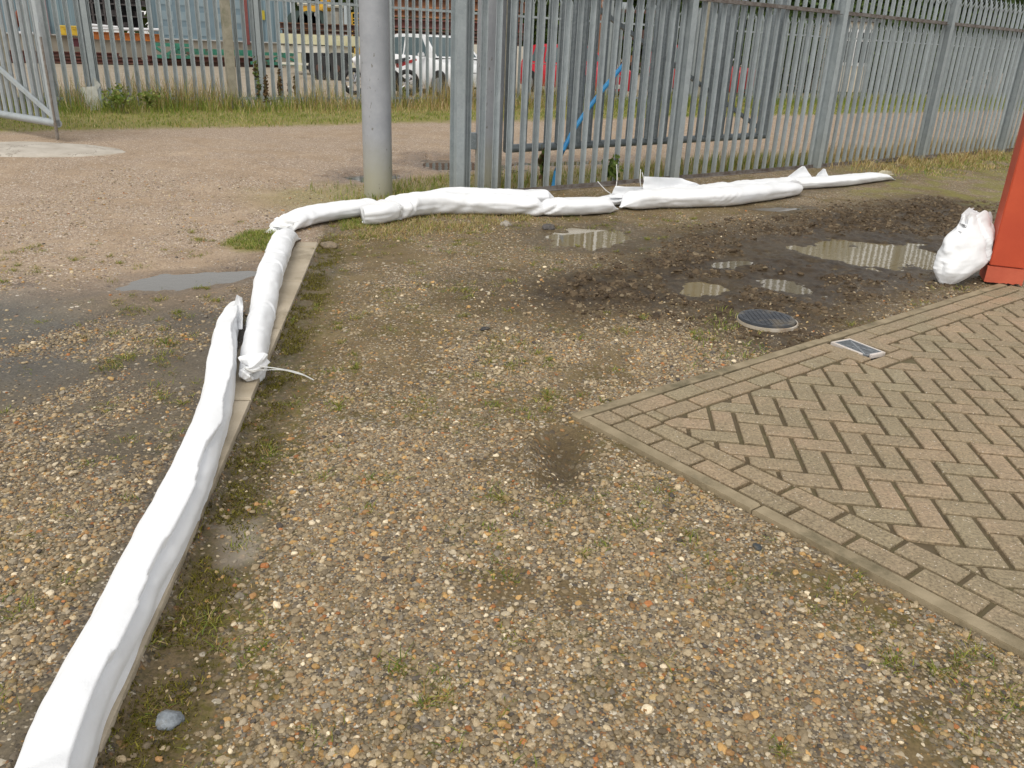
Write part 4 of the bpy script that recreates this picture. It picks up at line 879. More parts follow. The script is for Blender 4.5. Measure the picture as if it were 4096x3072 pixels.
def leaning_bag():
    base = np.array([*G(2083, 613)[:2], 0.]); left = G(2046, 621)[:2]; right = G(2118, 607)[:2]; u = (right-left); W_ = np.linalg.norm(u); u /= W_
    bk = np.array([-u[1], u[0]])                                      # away from camera
    rows = [ # (z, centre shift along u, half width, half depth)
        (0.0, -.150, .05, .04), (.015, -.130, .085, .06), (.05, -.085, .145, .09), (.10, -.030, .205, .12), (.16, .010, .235, .135), (.22, .040, .245, .13), (.28, .065, .240, .12), (.33, .085, .225, .10), (.37, .10, .205, .08), (.405, .11, .19, .06), (.435, .12, .175, .045), (.46, .125, .16, .035)]
    K = 72; R_ = np.array(rows); n = 66; t = np.linspace(0, len(rows)-1, n); Q = np.stack([np.interp(t, range(len(rows)), R_[:, k]) for k in range(4)], 1); v = []; c0 = (left+right)/2+bk*.06+u*.03
    for i in range(n):
        z, sh, hw, hd = Q[i]
        for k in range(K):
            th = 2*math.pi*k/K; c_, s_ = math.cos(th), math.sin(th); fold = float(ss(.34, .5, z))
            r = 1+.016*(1-fold)*math.sin(z*420+c_*4.2+s_*2.3+2*math.sin(c_*3))*float(ss(.30, .12, z))*float(ss(.05, .1, z))*(1-float(ss(.26, .36, z)))*.45
            r += (float(fbm(np.array([th*1.1 if th < math.pi else (2*math.pi-th)*1.1]), np.array([z*9]), 1.4, 3, 3)[0])-.5)*(.26+.6*fold)
            r += fold*.22*math.sin(th*5+z*17)
            zz = z+fold*(.030*math.sin(th*3+1.2)+.025*math.sin(th*7))-.05*fold*(c_ > .2)*c_
            # creased belly: a fold line running down to the right
            cr = z-(.30-.30*c_); r -= .14*math.exp(-(cr/.020)**2)*(s_ < .2)
            r += .09*math.exp(-((cr-.038)/.03)**2)*(s_ < .2)
            xy = c0+u*(sh+hw*c_*r)+bk*(hd*s_*r+.10*z); v.append((xy[0], xy[1], max(zz, .0)))
    f = [(i*K+k, i*K+(k+1) % K, (i+1)*K+(k+1) % K, (i+1)*K+k) for i in range(n-1) for k in range(K)]+[tuple(range(K-1, -1, -1)), tuple(range((n-1)*K, n*K))]
    org = np.array([c0[0], c0[1], -.003]); v = [np.array(q)-org for q in v]
    o = MB().add(v, f).build('sandbag', M['bag'], smooth=True); o.location = org; tag(o, 'plump white sandbag slumped upright against the red column', 'sandbag')
    a = o.data.attributes.new('dirt', 'FLOAT_COLOR', 'POINT'); d = np.zeros((len(v), 4), np.float32); d[:, 3] = 1
    z = np.array([q[2] for q in v]); d[:, 0] = .5*ss(.10, .0, z); a.data.foreach_set('color', d.ravel())
    # opened top: crumpled folded cloth
    def P(a_, b_, z_): q = c0+u*a_+bk*b_; return (q[0], q[1], z_)
    for i, q in enumerate(((P(-.06, .02, .38), P(-.11, .04, .44), P(.12, .10, .47), P(.14, .02, .40)), (P(.04, .06, .42), P(.08, .08, .47), P(.16, .12, .485), P(.22, .10, .44)), (P(.14, .0, .34), P(.20, .03, .45), P(.27, .05, .46), P(.25, .02, .30)), (P(-.13, .0, .315), P(-.11, .02, .37), P(.08, .03, .43), P(.10, -.02, .33)))):
        c = sheet('folded_mouth', None, q, amp=.030, seed=51+i*3, curl=.03); child_world(c, o)
leaning_bag()
def manhole():
    c = (MAN[0], MAN[1]); o = empty('manhole_cover', 'round grey-blue chequered plastic manhole cover standing proud of the mud', 'manhole cover', (c[0], c[1], 0))
    R0_ = .160; cm = basic('cover_plastic', (.062, .068, .078), (.042, .046, .054), .5, 0, 14, 0, 60, grime=(.15, .125, .09))
    b = MB(); b.tube([(0, 0, -.02), (0, 0, .026)], R0_, 56); b.tube([(0, 0, .02), (0, 0, .030)], R0_-.005, 56); b.build('lid', cm, o)
    g = MB(); st = .026
    for i in range(-8, 9):
        for j in range(-8, 9):
            x, y = i*st, j*st
            if math.hypot(x, y) < R0_-.024: a = math.radians(45 if (i+j) % 2 else -45); g.box((x, y, .0315), (.0175, .0175, .004), Matrix.Rotation(math.radians(12), 3, 'Z'))
    g.build('chequer_tread', cm, o)
    n = 60; v = []; f = []
    for i in range(n):
        a = 2*math.pi*i/n
        for r, z in ((R0_+.002, -.04), (R0_+.002, .016), (R0_+.010, .014), (R0_+.012, -.04)): v.append((.007+r*math.cos(a), .004+r*math.sin(a), z))
    f = [(i*4+k, i*4+(k+1) % 4, ((i+1) % n)*4+(k+1) % 4, ((i+1) % n)*4+k) for i in range(n) for k in range(4)]
    MB().add(v, f).build('frame_ring', basic('old_cream_plastic', (.50, .46, .40), (.36, .30, .22), .6, 0, 10, grime=(.22, .15, .09)), o, smooth=True)
manhole()
def gully():
    c = G(1852, 755)[:2]; a = G(1803, 748)[:2]; b_ = G(1870, 775)[:2]; rz = math.atan2(*(b_-a)[::-1]); o = empty('drain_gully', 'small rectangular drain grating in a cracked white frame set in the block paving', 'drain', (c[0], c[1], .0), rz)
    L_, W_ = .235, .145; fm = basic('white_frame_plastic', (.66, .60, .56), (.56, .50, .44), .55, 0, 12, .001, 60)
    b = MB()
    for (x, y, sx, sy) in ((0, W_/2-.007, L_, .014), (0, -W_/2+.007, L_*.86, .014), (-L_/2+.008, 0, .016, W_-.028), (L_/2-.008, .012, .016, W_-.052)): b.box((x-(.016 if sx > .1 and y < 0 else 0), y, .004), (sx, sy, .022))
    b.build('frame', fm, o, bevel=.002)
    MB().box((0, 0, -.025), (L_-.01, W_-.01, .01)).build('sump', basic('sump_dark', (.012, .012, .012)), o)
    g = MB(); L2, W2 = L_-.034, W_-.032; gm = basic('grate_iron', (.30, .32, .34), (.18, .195, .21), .45, .3, 20)
    for (x, y, sx, sy) in ((0, W2/2, L2, .008), (0, -W2/2, L2, .008), (-L2/2, 0, .008, W2), (L2/2, 0, .008, W2)): g.box((x, y, .002), (sx, sy, .010))
    g.box((0, 0, .001), (L2, .007, .009), Matrix.Rotation(math.atan2(W2, L2), 3, 'Z')); g.box((0, 0, .0005), (L2, .007, .009), Matrix.Rotation(-math.atan2(W2, L2), 3, 'Z')); g.tube([(0, 0, -.003), (0, 0, .0075)], .011, 14)
    # ribs of the grate: radiating in the four triangles
    for k in range(-6, 7):
        if k == 0: continue
        x = k*L2/14; hgt = abs(x)/(L2/2)*W2/2
        g.box((x, 0, .0), (.0035, max(hgt*2-.006, .004), .008))
    for k in range(-3, 4):
        if k == 0: continue
        y = k*W2/8; wl_ = abs(y)/(W2/2)*L2/2; g.box((0, y, -.001), (max(wl_*2-.006, .004), .0035, .008))
    go_ = g.build('grate', gm, o); go_.location.z = .007
gully()
def stone(px, py, r, col, label, seed, flat=.6):
    q = gp(px, py); bm = bmesh.new(); bmesh.ops.create_icosphere(bm, subdivisions=3, radius=1)
    for v in bm.verts:
        k = 1+.35*(float(fbm(np.array([v.co.x*1.3+seed]), np.array([v.co.y*1.3+v.co.z]), 1.2, seed, 2)[0])-.5)*2; v.co = Vector((v.co.x*r*1.35*k, v.co.y*r*k, v.co.z*r*flat*k))
    me = bpy.data.meshes.new('loose_stone'); bm.to_mesh(me); bm.free(); me.polygons.foreach_set('use_smooth', np.ones(len(me.polygons), bool))
    o = link('loose_stone', me, basic('stone_'+str(seed), col, tuple(k*.55 for k in col), .7, 0, 60, .006, 90, coord='Object', grime=(.12, .10, .07))); o.location = (q[0], q[1], q[2]+r*flat*.35); o.rotation_euler = (0, 0, seed); tag(o, label, 'stone')
stone(367, 1558, .026, (.26, .29, .32), 'blue-grey flint stone beside the kerb near the bottom left corner', 3)
stone(1636, 1183, .014, (.05, .06, .065), 'small black pebble on the gravel below the paving edge', 5)
stone(1184, 494, .05, (.10, .09, .085), 'dark lump of stone on the mud just left of the nearest puddle', 7)
stone(665, 548, .05, (.30, .24, .16), 'brown clod-like stone at the top end of the concrete kerb', 9) if False else stone(712, 534, .05, (.26, .20, .13), 'brown stone just right of the far end of the kerb', 9)
stone(1092, 487, .045, (.42, .38, .32), 'pale grey stone on the soil below the thick flood barrier', 11)
stone(1047, 712, .02, (.05, .05, .05), 'small black lump on the open gravel left of the manhole cover', 13)
# ------------------------------------------------------------------ pebbles, clods, grass
def pts_object(name, pos, scale, rot, colr, mat, label, kind='stuff', noise=.0):
    me = bpy.data.meshes.new(name); me.vertices.add(len(pos)); me.vertices.foreach_set('co', np.asarray(pos, np.float32).ravel())
    for nm, arr in (('psc', scale), ('prt', rot), ('pcl', colr)):
        a = me.attributes.new(nm, 'FLOAT_VECTOR', 'POINT'); a.data.foreach_set('vector', np.asarray(arr, np.float32).ravel())
    o = link(name, me, mat); ng = bpy.data.node_groups.new(name+'_nodes', 'GeometryNodeTree'); ng.interface.new_socket('Geometry', in_out='INPUT', socket_type='NodeSocketGeometry'); ng.interface.new_socket('Geometry', in_out='OUTPUT', socket_type='NodeSocketGeometry')
    nt, lk = ng.nodes, ng.links; gi = nt.new('NodeGroupInput'); go = nt.new('NodeGroupOutput')
    ico = nt.new('GeometryNodeMeshIcoSphere'); ico.inputs['Subdivisions'].default_value = 3; ico.inputs['Radius'].default_value = 1
    inst = nt.new('GeometryNodeInstanceOnPoints')
    def at(nm):
        a = nt.new('GeometryNodeInputNamedAttribute'); a.data_type = 'FLOAT_VECTOR'; a.inputs['Name'].default_value = nm; return a.outputs[0]
    # lumpy source shapes
    geos = nt.new('GeometryNodeJoinGeometry'); g2i = nt.new('GeometryNodeGeometryToInstance')
    for k in range(5):
        sp = nt.new('GeometryNodeSetPosition'); tn = nt.new('ShaderNodeTexNoise'); tn.noise_dimensions = '4D'; tn.inputs['W'].default_value = k*3.7; tn.inputs['Scale'].default_value = .9; tn.inputs['Detail'].default_value = 1
        sub = nt.new('ShaderNodeVectorMath'); sub.operation = 'SUBTRACT'; sub.inputs[1].default_value = (.5, .5, .5); lk.new(tn.outputs['Color'], sub.inputs[0])
        sc = nt.new('ShaderNodeVectorMath'); sc.operation = 'SCALE'; sc.inputs['Scale'].default_value = 1.1; lk.new(sub.outputs[0], sc.inputs[0])
        lk.new(ico.outputs['Mesh'], sp.inputs['Geometry']); lk.new(sc.outputs[0], sp.inputs['Offset'])
        sm = nt.new('GeometryNodeSetShadeSmooth'); lk.new(sp.outputs[0], sm.inputs[0]); st = nt.new('GeometryNodeSetMaterial'); st.inputs['Material'].default_value = mat; lk.new(sm.outputs[0], st.inputs['Geometry'])
        gi_ = nt.new('GeometryNodeGeometryToInstance'); lk.new(st.outputs[0], gi_.inputs[0]); lk.new(gi_.outputs[0], geos.inputs[0])
    lk.new(gi.outputs[0], inst.inputs['Points']); lk.new(geos.outputs[0], inst.inputs['Instance']); inst.inputs['Pick Instance'].default_value = True
    lk.new(at('psc'), inst.inputs['Scale']); lk.new(at('prt'), inst.inputs['Rotation'])
    lk.new(inst.outputs[0], go.inputs[0]); md = o.modifiers.new('scatter', 'NODES'); md.node_group = ng
    return tag(o, label, kind=kind)
def pebble_mat():
    m, nt, lk, b = mk('pebble'); a = nt.new('ShaderNodeAttribute'); a.attribute_type = 'INSTANCER'; a.attribute_name = 'pcl'
    tc = nt.new('ShaderNodeTexCoord'); n = N(nt, 'ShaderNodeTexNoise', Scale=3, Detail=4); lk.new(tc.outputs['Object'], n.inputs['Vector'])
    col = mixc(nt, lk, 1., a.outputs['Color'], ramp(nt, lk, n.outputs['Fac'], [(.3, (.75, .73, .7)), (.7, (1.15, 1.15, 1.15))]), 'MULTIPLY')
    lk.new(col, b.inputs['Base Color']); b.inputs['Roughness'].default_value = .55; b.inputs['Specular IOR Level'].default_value = .3; return m
PALW = np.array([(.29, .245, .18), (.38, .33, .245), (.16, .135, .10), (.20, .185, .165), (.31, .265, .195), (.38, .25, .11), (.30, .18, .085), (.56, .51, .42), (.24, .20, .14), (.38, .34, .28), (.08, .073, .07), (.31, .135, .055), (.27, .215, .145), (.20, .165, .115), (.31, .24, .13)])
PALP = np.array([.12, .07, .09, .08, .10, .05, .05, .035, .13, .035, .03, .015, .10, .07, .045]); PALP /= PALP.sum()
def scatter(n, xr, yr, keep):
    x = rng.uniform(*xr, n); y = yr[0]+(yr[1]-yr[0])*rng.random(n)
    # only what the camera can see, with margin
    rel = np.stack([x, y, np.full(n, -CH)], 1); zc = rel @ cF; u = rel @ cR/zc*FPX; v = -(rel @ cU)/zc*FPX
    ok = (zc > .3) & (np.abs(u) < 2048*1.12) & (np.abs(v) < 1536*1.15); x, y = x[ok], y[ok]; z, q = land(x, y); p = keep(x, y, z, q); k = rng.random(len(x)) < p
    return x[k], y[k], z[k]
def yard_pebbles():
    def keep(x, y, z, q):
        dens = .22+.9*ss(.36, .60, fbm(x, y, 1.6, 81)+.30*(fbm(x, y, 9, 63)-.5)); dens = dens*(.35+.65*ss(5.2, 2.6, y))
        along = (x*.35+y*.94); across = (x*.94-y*.35); streak = fbm(across, along*.22, 3.2, 93)
        rd = polymask([G(*p)[:2] for p in ((-300, 640), (60, 600), (230, 575), (600, 500), (640, 560), (560, 700), (490, 900), (430, 1060), (-300, 1050))], x, y, .4)*(q['kd'] > .1)
        big = polymask([G(*p)[:2] for p in ((250, 1700), (420, 1200), (560, 900), (900, 860), (1300, 960), (1900, 1350), (2300, 1700))], x, y, .5); dens = np.maximum(dens, big*.85); dens *= 1-.92*rd*ss(.72, .48, streak); dens *= 1-.85*ss(.56, .70, fbm(x, y, 2.1, 97)+.12*(fbm(x, y, 4.5, 62)-.5))
        dens *= (1-.85*q['mud'])*(1-ss(-.34, -.12, q['kd'])*(1-ss(-.0, .15, q['kd']))*.9)
        dens *= 1-ss(-.09, -.04, np.minimum(q['qa'], q['qb']))
        on_kerb = (q['kd'] > -.01) & (q['kd'] < .21) & (q['ks'] < KL+.02)
        rut = np.exp(-np.hypot((x-RUT[0])/.12, (y-RUT[1])/.26)**2); dens *= 1-rut
        return np.where(on_kerb | (q['water'] > .5), 0, np.clip(dens, 0, 1))
    X, Y, Z = [], [], []
    for (n, yr) in ((130000, (1.0, 2.6)), (140000, (2.6, 5.0)), (60000, (5.0, 8.5))):
        x, y, z = scatter(n, (-4.2, 3.6), yr, keep); X.append(x); Y.append(y); Z.append(z)
    x, y, z = map(np.concatenate, (X, Y, Z)); n = len(x)
    r = np.clip(rng.lognormal(math.log(.0042), .44, n), .0020, .012); asp = rng.uniform(.7, 1.35, n)
    sc = np.stack([r*asp, r/asp**.5, r*rng.uniform(.5, .8, n)], 1)
    rot = np.stack([rng.normal(0, .25, n), rng.normal(0, .25, n), rng.uniform(0, 6.28, n)], 1)
    c = PALW[rng.choice(len(PALW), n, p=PALP)]*rng.uniform(.74, 1.42, (n, 1))*np.array([1.03, .96, .83])
    pts_object('gravel', np.stack([x, y, z+sc[:, 2]*rng.uniform(-.35, .35, n)], 1), sc, rot, c, pebble_mat(), 'loose multicoloured pebbles')
    return n
print('pebbles', yard_pebbles())
def clods():
    def keep(x, y, z, q):
        rut = np.exp(-np.hypot((x-RUT[0]+.14)/.07, (y-RUT[1]+.02)/.24)**2)
        return np.where(q['water'] > .55, 0, np.clip(q['mud']**1.5*ss(.42, .60, q['cl']+.2*(fbm(x, y, 2.5, 19)-.5))*.9+rut*.9, 0, 1))
    x, y, z = scatter(150000, (.3, 6.2), (2.4, 9.5), keep); n = len(x); r = np.clip(rng.lognormal(math.log(.0075), .5, n), .003, .030)
    sc = np.stack([r*rng.uniform(.8, 1.5, n), r, r*rng.uniform(.45, .8, n)], 1); rot = np.stack([rng.normal(0, .4, n), rng.normal(0, .4, n), rng.uniform(0, 6.28, n)], 1)
    c = np.array([(.070, .048, .027), (.100, .070, .040), (.050, .034, .020), (.14, .102, .06), (.18, .14, .088)])[rng.choice(5, n, p=[.35, .25, .22, .13, .05])]
    m = pebble_mat(); m.name = 'mud_clod'; m.node_tree.nodes['Principled BSDF'].inputs['Roughness'].default_value = .75
    pts_object('mud_clods', np.stack([x, y, z-.25*sc[:, 2]], 1), sc, rot, c, m, 'churned dark mud clods')
clods()
def blades(name, x, y, z, h, wd, lean, col, mat, label):
    """3-segment curved blades"""
    n = len(x); a = rng.uniform(0, 2*math.pi, n); la = rng.uniform(0, 2*math.pi, n); dx, dy = np.cos(a), np.sin(a); lx, ly = np.cos(la)*lean*h, np.sin(la)*lean*h
    V = np.zeros((n, 5, 3)); B = np.stack([x, y, z-.01], 1)
    for k, (t, wk) in enumerate(((0, 1), (.55, .75))):
        c = B+np.stack([lx*t*t, ly*t*t, h*t*(1-.15*lean*t)], 1); o = np.stack([dx, dy, 0*dx], 1)*(wd*wk)[:, None]*.5
        V[:, 2*k] = c-o; V[:, 2*k+1] = c+o
    V[:, 4] = B+np.stack([lx, ly, h*(1-.25*lean)], 1)
    i = np.arange(n)[:, None]*5; q = np.concatenate([i+0, i+1, i+3, i+2], 1); t = np.concatenate([i+2, i+3, i+4], 1)
    faces = [None]*(2*n); 
    me = bpy.data.meshes.new(name); me.vertices.add(n*5); me.vertices.foreach_set('co', V.reshape(-1, 3).astype(np.float32).ravel())
    li = np.concatenate([q, t], 1).astype(np.int32).ravel(); me.loops.add(len(li)); me.loops.foreach_set('vertex_index', li); me.polygons.add(2*n)
    st = np.stack([np.arange(n)*7, np.arange(n)*7+4], 1).astype(np.int32).ravel(); me.polygons.foreach_set('loop_start', st); me.update(calc_edges=True)
    at = me.attributes.new('col', 'FLOAT_COLOR', 'POINT'); cc = np.ones((n, 5, 4), np.float32); cc[:, :, :3] = col[:, None, :]; at.data.foreach_set('color', cc.ravel())
    return tag(link(name, me, mat), label, kind='stuff')
def grass_mat():
    m, nt, lk, b = mk('grass_blade'); a = nt.new('ShaderNodeVertexColor'); a.layer_name = 'col'; lk.new(a.outputs['Color'], b.inputs['Base Color']); b.inputs['Roughness'].default_value = .6; b.inputs['Specular IOR Level'].default_value = .25
    tr = nt.new('ShaderNodeBsdfTranslucent'); lk.new(a.outputs['Color'], tr.inputs[0]); mx = nt.new('ShaderNodeMixShader'); mx.inputs[0].default_value = .3; out = nt['Material Output']
    lk.new(b.outputs[0], mx.inputs[1]); lk.new(tr.outputs[0], mx.inputs[2]); lk.new(mx.outputs[0], out.inputs[0]); return m
GM = grass_mat()
GREEN = np.array([(.20, .26, .04), (.27, .31, .06), (.13, .20, .04), (.33, .34, .09)]); STRAW = np.array([(.52, .40, .19), (.42, .31, .13), (.58, .47, .26), (.34, .22, .09)])
def gcol(n, straw): 
    s = rng.random(n) < straw; c = GREEN[rng.integers(0, 4, n)]; d = STRAW[rng.integers(0, 4, n)]; return np.where(s[:, None], d, c)*rng.uniform(.75, 1.2, (n, 1))
def band(n, s0, s1, frame, n0, n1, z, hfun, straw, dens, name, label, wd=(.004, .008), lean=.45):
    s = rng.uniform(s0, s1, n); k = n0+(n1-n0)*rng.random(n); d1 = frame(1, 0)-frame(0, 0); d2 = frame(0, 1)-frame(0, 0); o = frame(0, 0)
    x = o[0]+d1[0]*s+d2[0]*k; y = o[1]+d1[1]*s+d2[1]*k; nz = fbm(x, y, 1.3, 55); nn = fbm(x, y, 5, 56); ok = rng.random(n) < dens(s, k, nz, nn); s, k, x, y, nz, nn = [q[ok] for q in (s, k, x, y, nz, nn)]
    zz = land(x, y)[0] if z is None else np.full(len(x), z); h = hfun(s, k, nz, nn)*rng.uniform(.5, 1.25, len(x)); c = gcol(len(x), straw(s, k, nz, nn)); far = np.hypot(x, y)
    return blades(name, x, y, zz, h, rng.uniform(*wd, len(x))*(.6+far/16), lean*rng.uniform(.3, 1.6, len(x)), c, GM, label)
# rear verge: short turf near the road, long seed grass at the fence foot; straw coloured in the middle stretch
band(90000, -5, 34, rp, -3.6, .35, None, lambda s, k, nz, nn: .035+.34*ss(-1.4, -.1, k)*(.3+1.2*nz)+.05*nn, lambda s, k, nz, nn: np.clip(.12+.50*ss(2.5, 6, s)*(1-ss(9.3, 11, s))*ss(-2.2, -1., k)+.5*(nz-.5), .05, .9), lambda s, k, nz, nn: ss(-3.7, -2.9, k+1.2*(nz-.5))*(.35+.65*ss(.35, .6, nn))*(1-.35*ss(14, 25, s)), 'verge_grass', 'rough green and straw grass along the far fence')
band(9000, -5, 12, rp, -.5, .5, None, lambda s, k, nz, nn: .35+.45*nz, lambda s, k, nz, nn: .75+0*s, lambda s, k, nz, nn: ss(.45, .62, nz)*.8, 'tall_grass', 'tall dry seeding grass growing through the far fence', wd=(.003, .006), lean=.25)
# outside foot of the near fence
band(40000, -4.2, 16, fp, .05, 1.35, None, lambda s, k, nz, nn: (.06+.26*nz)*(.55+.45*ss(-1, 2, s)), lambda s, k, nz, nn: np.clip(.30+.75*ss(2.4, 4.5, s)+.6*(nz-.5), 0, 1), lambda s, k, nz, nn: np.clip(ss(1.3, .5, k)*(.15+.85*ss(.38, .6, nn)), 0, 1), 'fence_grass', 'mixed grass growing behind the near fence', lean=.35)
band(60000, 2.2, 16, fp, -2.3, .02, None, lambda s, k, nz, nn: (.025+.24*nz*ss(-1.5, -.1, k)), lambda s, k, nz, nn: np.clip(.55+.35*ss(-1., -.2, k)+.8*(nz-.5), 0, 1), lambda s, k, nz, nn: np.clip(ss(-1.9+.10*(s-4), -.6, k)*ss(2.6, 5.2, s)*(.1+.9*ss(.4, .62, nn)), 0, 1), 'inner_grass', 'straw and green grass at the inner foot of the near fence', lean=.6)
def patch(poly, n, h, straw, name, label, soft=.1, thr=(.35, .6), wd=(.003, .006), fr=6):
    P_ = [G(*p)[:2] for p in poly]; lo = np.min(P_, 0)-soft; hi = np.max(P_, 0)+soft; x = rng.uniform(lo[0], hi[0], n); y = rng.uniform(lo[1], hi[1], n)
    nn = fbm(x, y, fr, 91); ok = rng.random(n) < polymask(P_, x, y, soft)*ss(*thr, nn); x, y, nn = x[ok], y[ok], nn[ok]; z, q = land(x, y); ok = q['water'] < .6; x, y, z, nn = x[ok], y[ok], z[ok], nn[ok]; m_ = len(x)
    blades(name, x, y, z, h*rng.uniform(.4, 1.3, m_)*(.6+.8*nn), rng.uniform(*wd, m_), .7*rng.uniform(.4, 1.6, m_), gcol(m_, straw), GM, label)
patch([(475, 528), (530, 503), (600, 497), (592, 545), (530, 540)], 5000, .045, .1, 'grass_tuft', 'bright green grass tuft beside the road puddle', .05, (.2, .4))
patch([(690, 515), (760, 470), (1000, 462), (1190, 452), (1180, 480), (1000, 500), (820, 520)], 24000, .045, .70, 'dry_turf', 'dry patchy turf in front of the flood barriers', .14, (.34, .52))
patch([(735, 478), (800, 478), (812, 490), (740, 500)], 1800, .05, .1, 'grass_tuft', 'green tuft at the foot of the open bag end', .03, (.1, .3))
patch([(1450, 700), (1600, 660), (1660, 720), (1640, 780), (1480, 800)], 2600, .04, .1, 'grass_tuft', 'scattered green grass left of the manhole', .08, (.48, .62), fr=9)
patch([(840, 400), (960, 385), (990, 405), (970, 418), (850, 425)], 3000, .07, .2, 'grass_tuft', 'green grass between the pillar and the near fence', .08, (.3, .5))
def moss_blades():
    n = 70000; ks = rng.uniform(-.6, KL+.25, n); kd = -rng.uniform(.005, .36, n)*(.4+.6*rng.random(n)); x = KB[0]+KD[0]*ks+KN[0]*kd; y = KB[1]+KD[1]*ks+KN[1]*kd; nn = fbm(x, y, 9, 63); nf = fbm(x, y, 3, 64); ok = rng.random(n) < ss(.38, .54, nn)*ss(-.21, -.09, kd+.10*(nf-.5)); x, y, nn = x[ok], y[ok], nn[ok]; z = land(x, y)[0]; m_ = len(x)
    pal = np.array([(.13, .12, .014), (.19, .17, .02), (.08, .065, .014), (.25, .22, .035)]); c = pal[rng.integers(0, 4, m_)]*rng.uniform(.7, 1.2, (m_, 1))
    blades('moss', x, y, z, rng.uniform(.009, .026, m_)*(1-.0*x), rng.uniform(.003, .006, m_), .6*rng.uniform(.5, 1.5, m_), c, GM, 'olive moss and fine weeds along the kerb')
moss_blades()
def weed_tufts():
    """low rosettes and tufts through the gravel"""
    T = []
    n = 6500; x = rng.uniform(-4, 3.4, n); y = 1.+7*rng.random(n)**1.3; z, q = land(x, y); p = ss(.42, .58, fbm(x, y, 2.6, 71)+.10*(rng.random(n)-.5)); p = np.maximum(p, .16); bad = (np.minimum(q['qa'], q['qb']) > -.08) | ((q['kd'] > -.01) & (q['kd'] < .22)) | (q['mud'] > .5) | (q['n'] > 0) | (np.hypot(x-RUT[0], y-RUT[1]) < .3)
    p = p*(.15+.85*ss(.42, .62, fbm(x, y, 6.5, 131))); ok = (rng.random(n) < p) & ~bad; x, y = x[ok], y[ok]; X = []; Y = []; H = []
    for a, b in zip(x, y):
        k = rng.integers(14, 60); r = rng.uniform(.008, .034); X.append(a+rng.normal(0, r, k)); Y.append(b+rng.normal(0, r, k)); H.append(rng.uniform(.016, .040)*rng.uniform(.5, 1.3, k))
    x, y, h = map(np.concatenate, (X, Y, H)); z = land(x, y)[0]; m_ = len(x); c = gcol(m_, .22)*np.array([.92, .86, .75])
    blades('weeds', x, y, z, h, rng.uniform(.0025, .005, m_), 1.0*rng.uniform(.5, 1.6, m_), c, GM, 'small weed tufts growing through the gravel')
weed_tufts()
# ------------------------------------------------------------------ beyond the far fence: shed, steel stock, vehicles, trees
SRC = 2212/4096
BU = np.array([math.cos(math.radians(42.4)), math.sin(math.radians(42.4))]); BN = np.array([-BU[1], BU[0]]); BP = np.array([-14.6, 35.2])+BN*1.3; BRZ = math.radians(42.4); YG = .12
def fac(px, py, d=0.):
    """a point of the shed front (or of a plane d metres in front of it) -> (along, height); px,py on the 4096 print"""
    q = onplane(px*SRC, py*SRC, BP-BN*d, BN); return float((q[:2]-BP)@BU), float(q[2])
def cladding(name, c1, c2):
    m, nt, lk, b = mk(name); tc = nt.new('ShaderNodeTexCoord'); mp = nt.new('ShaderNodeMapping'); mp.inputs['Scale'].default_value = (1, 1, .12); lk.new(tc.outputs['Object'], mp.inputs['Vector'])
    n = N(nt, 'ShaderNodeTexNoise', Scale=2.2, Detail=6, Roughness=.6); lk.new(mp.outputs[0], n.inputs['Vector']); lk.new(ramp(nt, lk, n.outputs['Fac'], [(.3, c2), (.7, c1)]), b.inputs['Base Color']); b.inputs['Roughness'].default_value = .5; return m
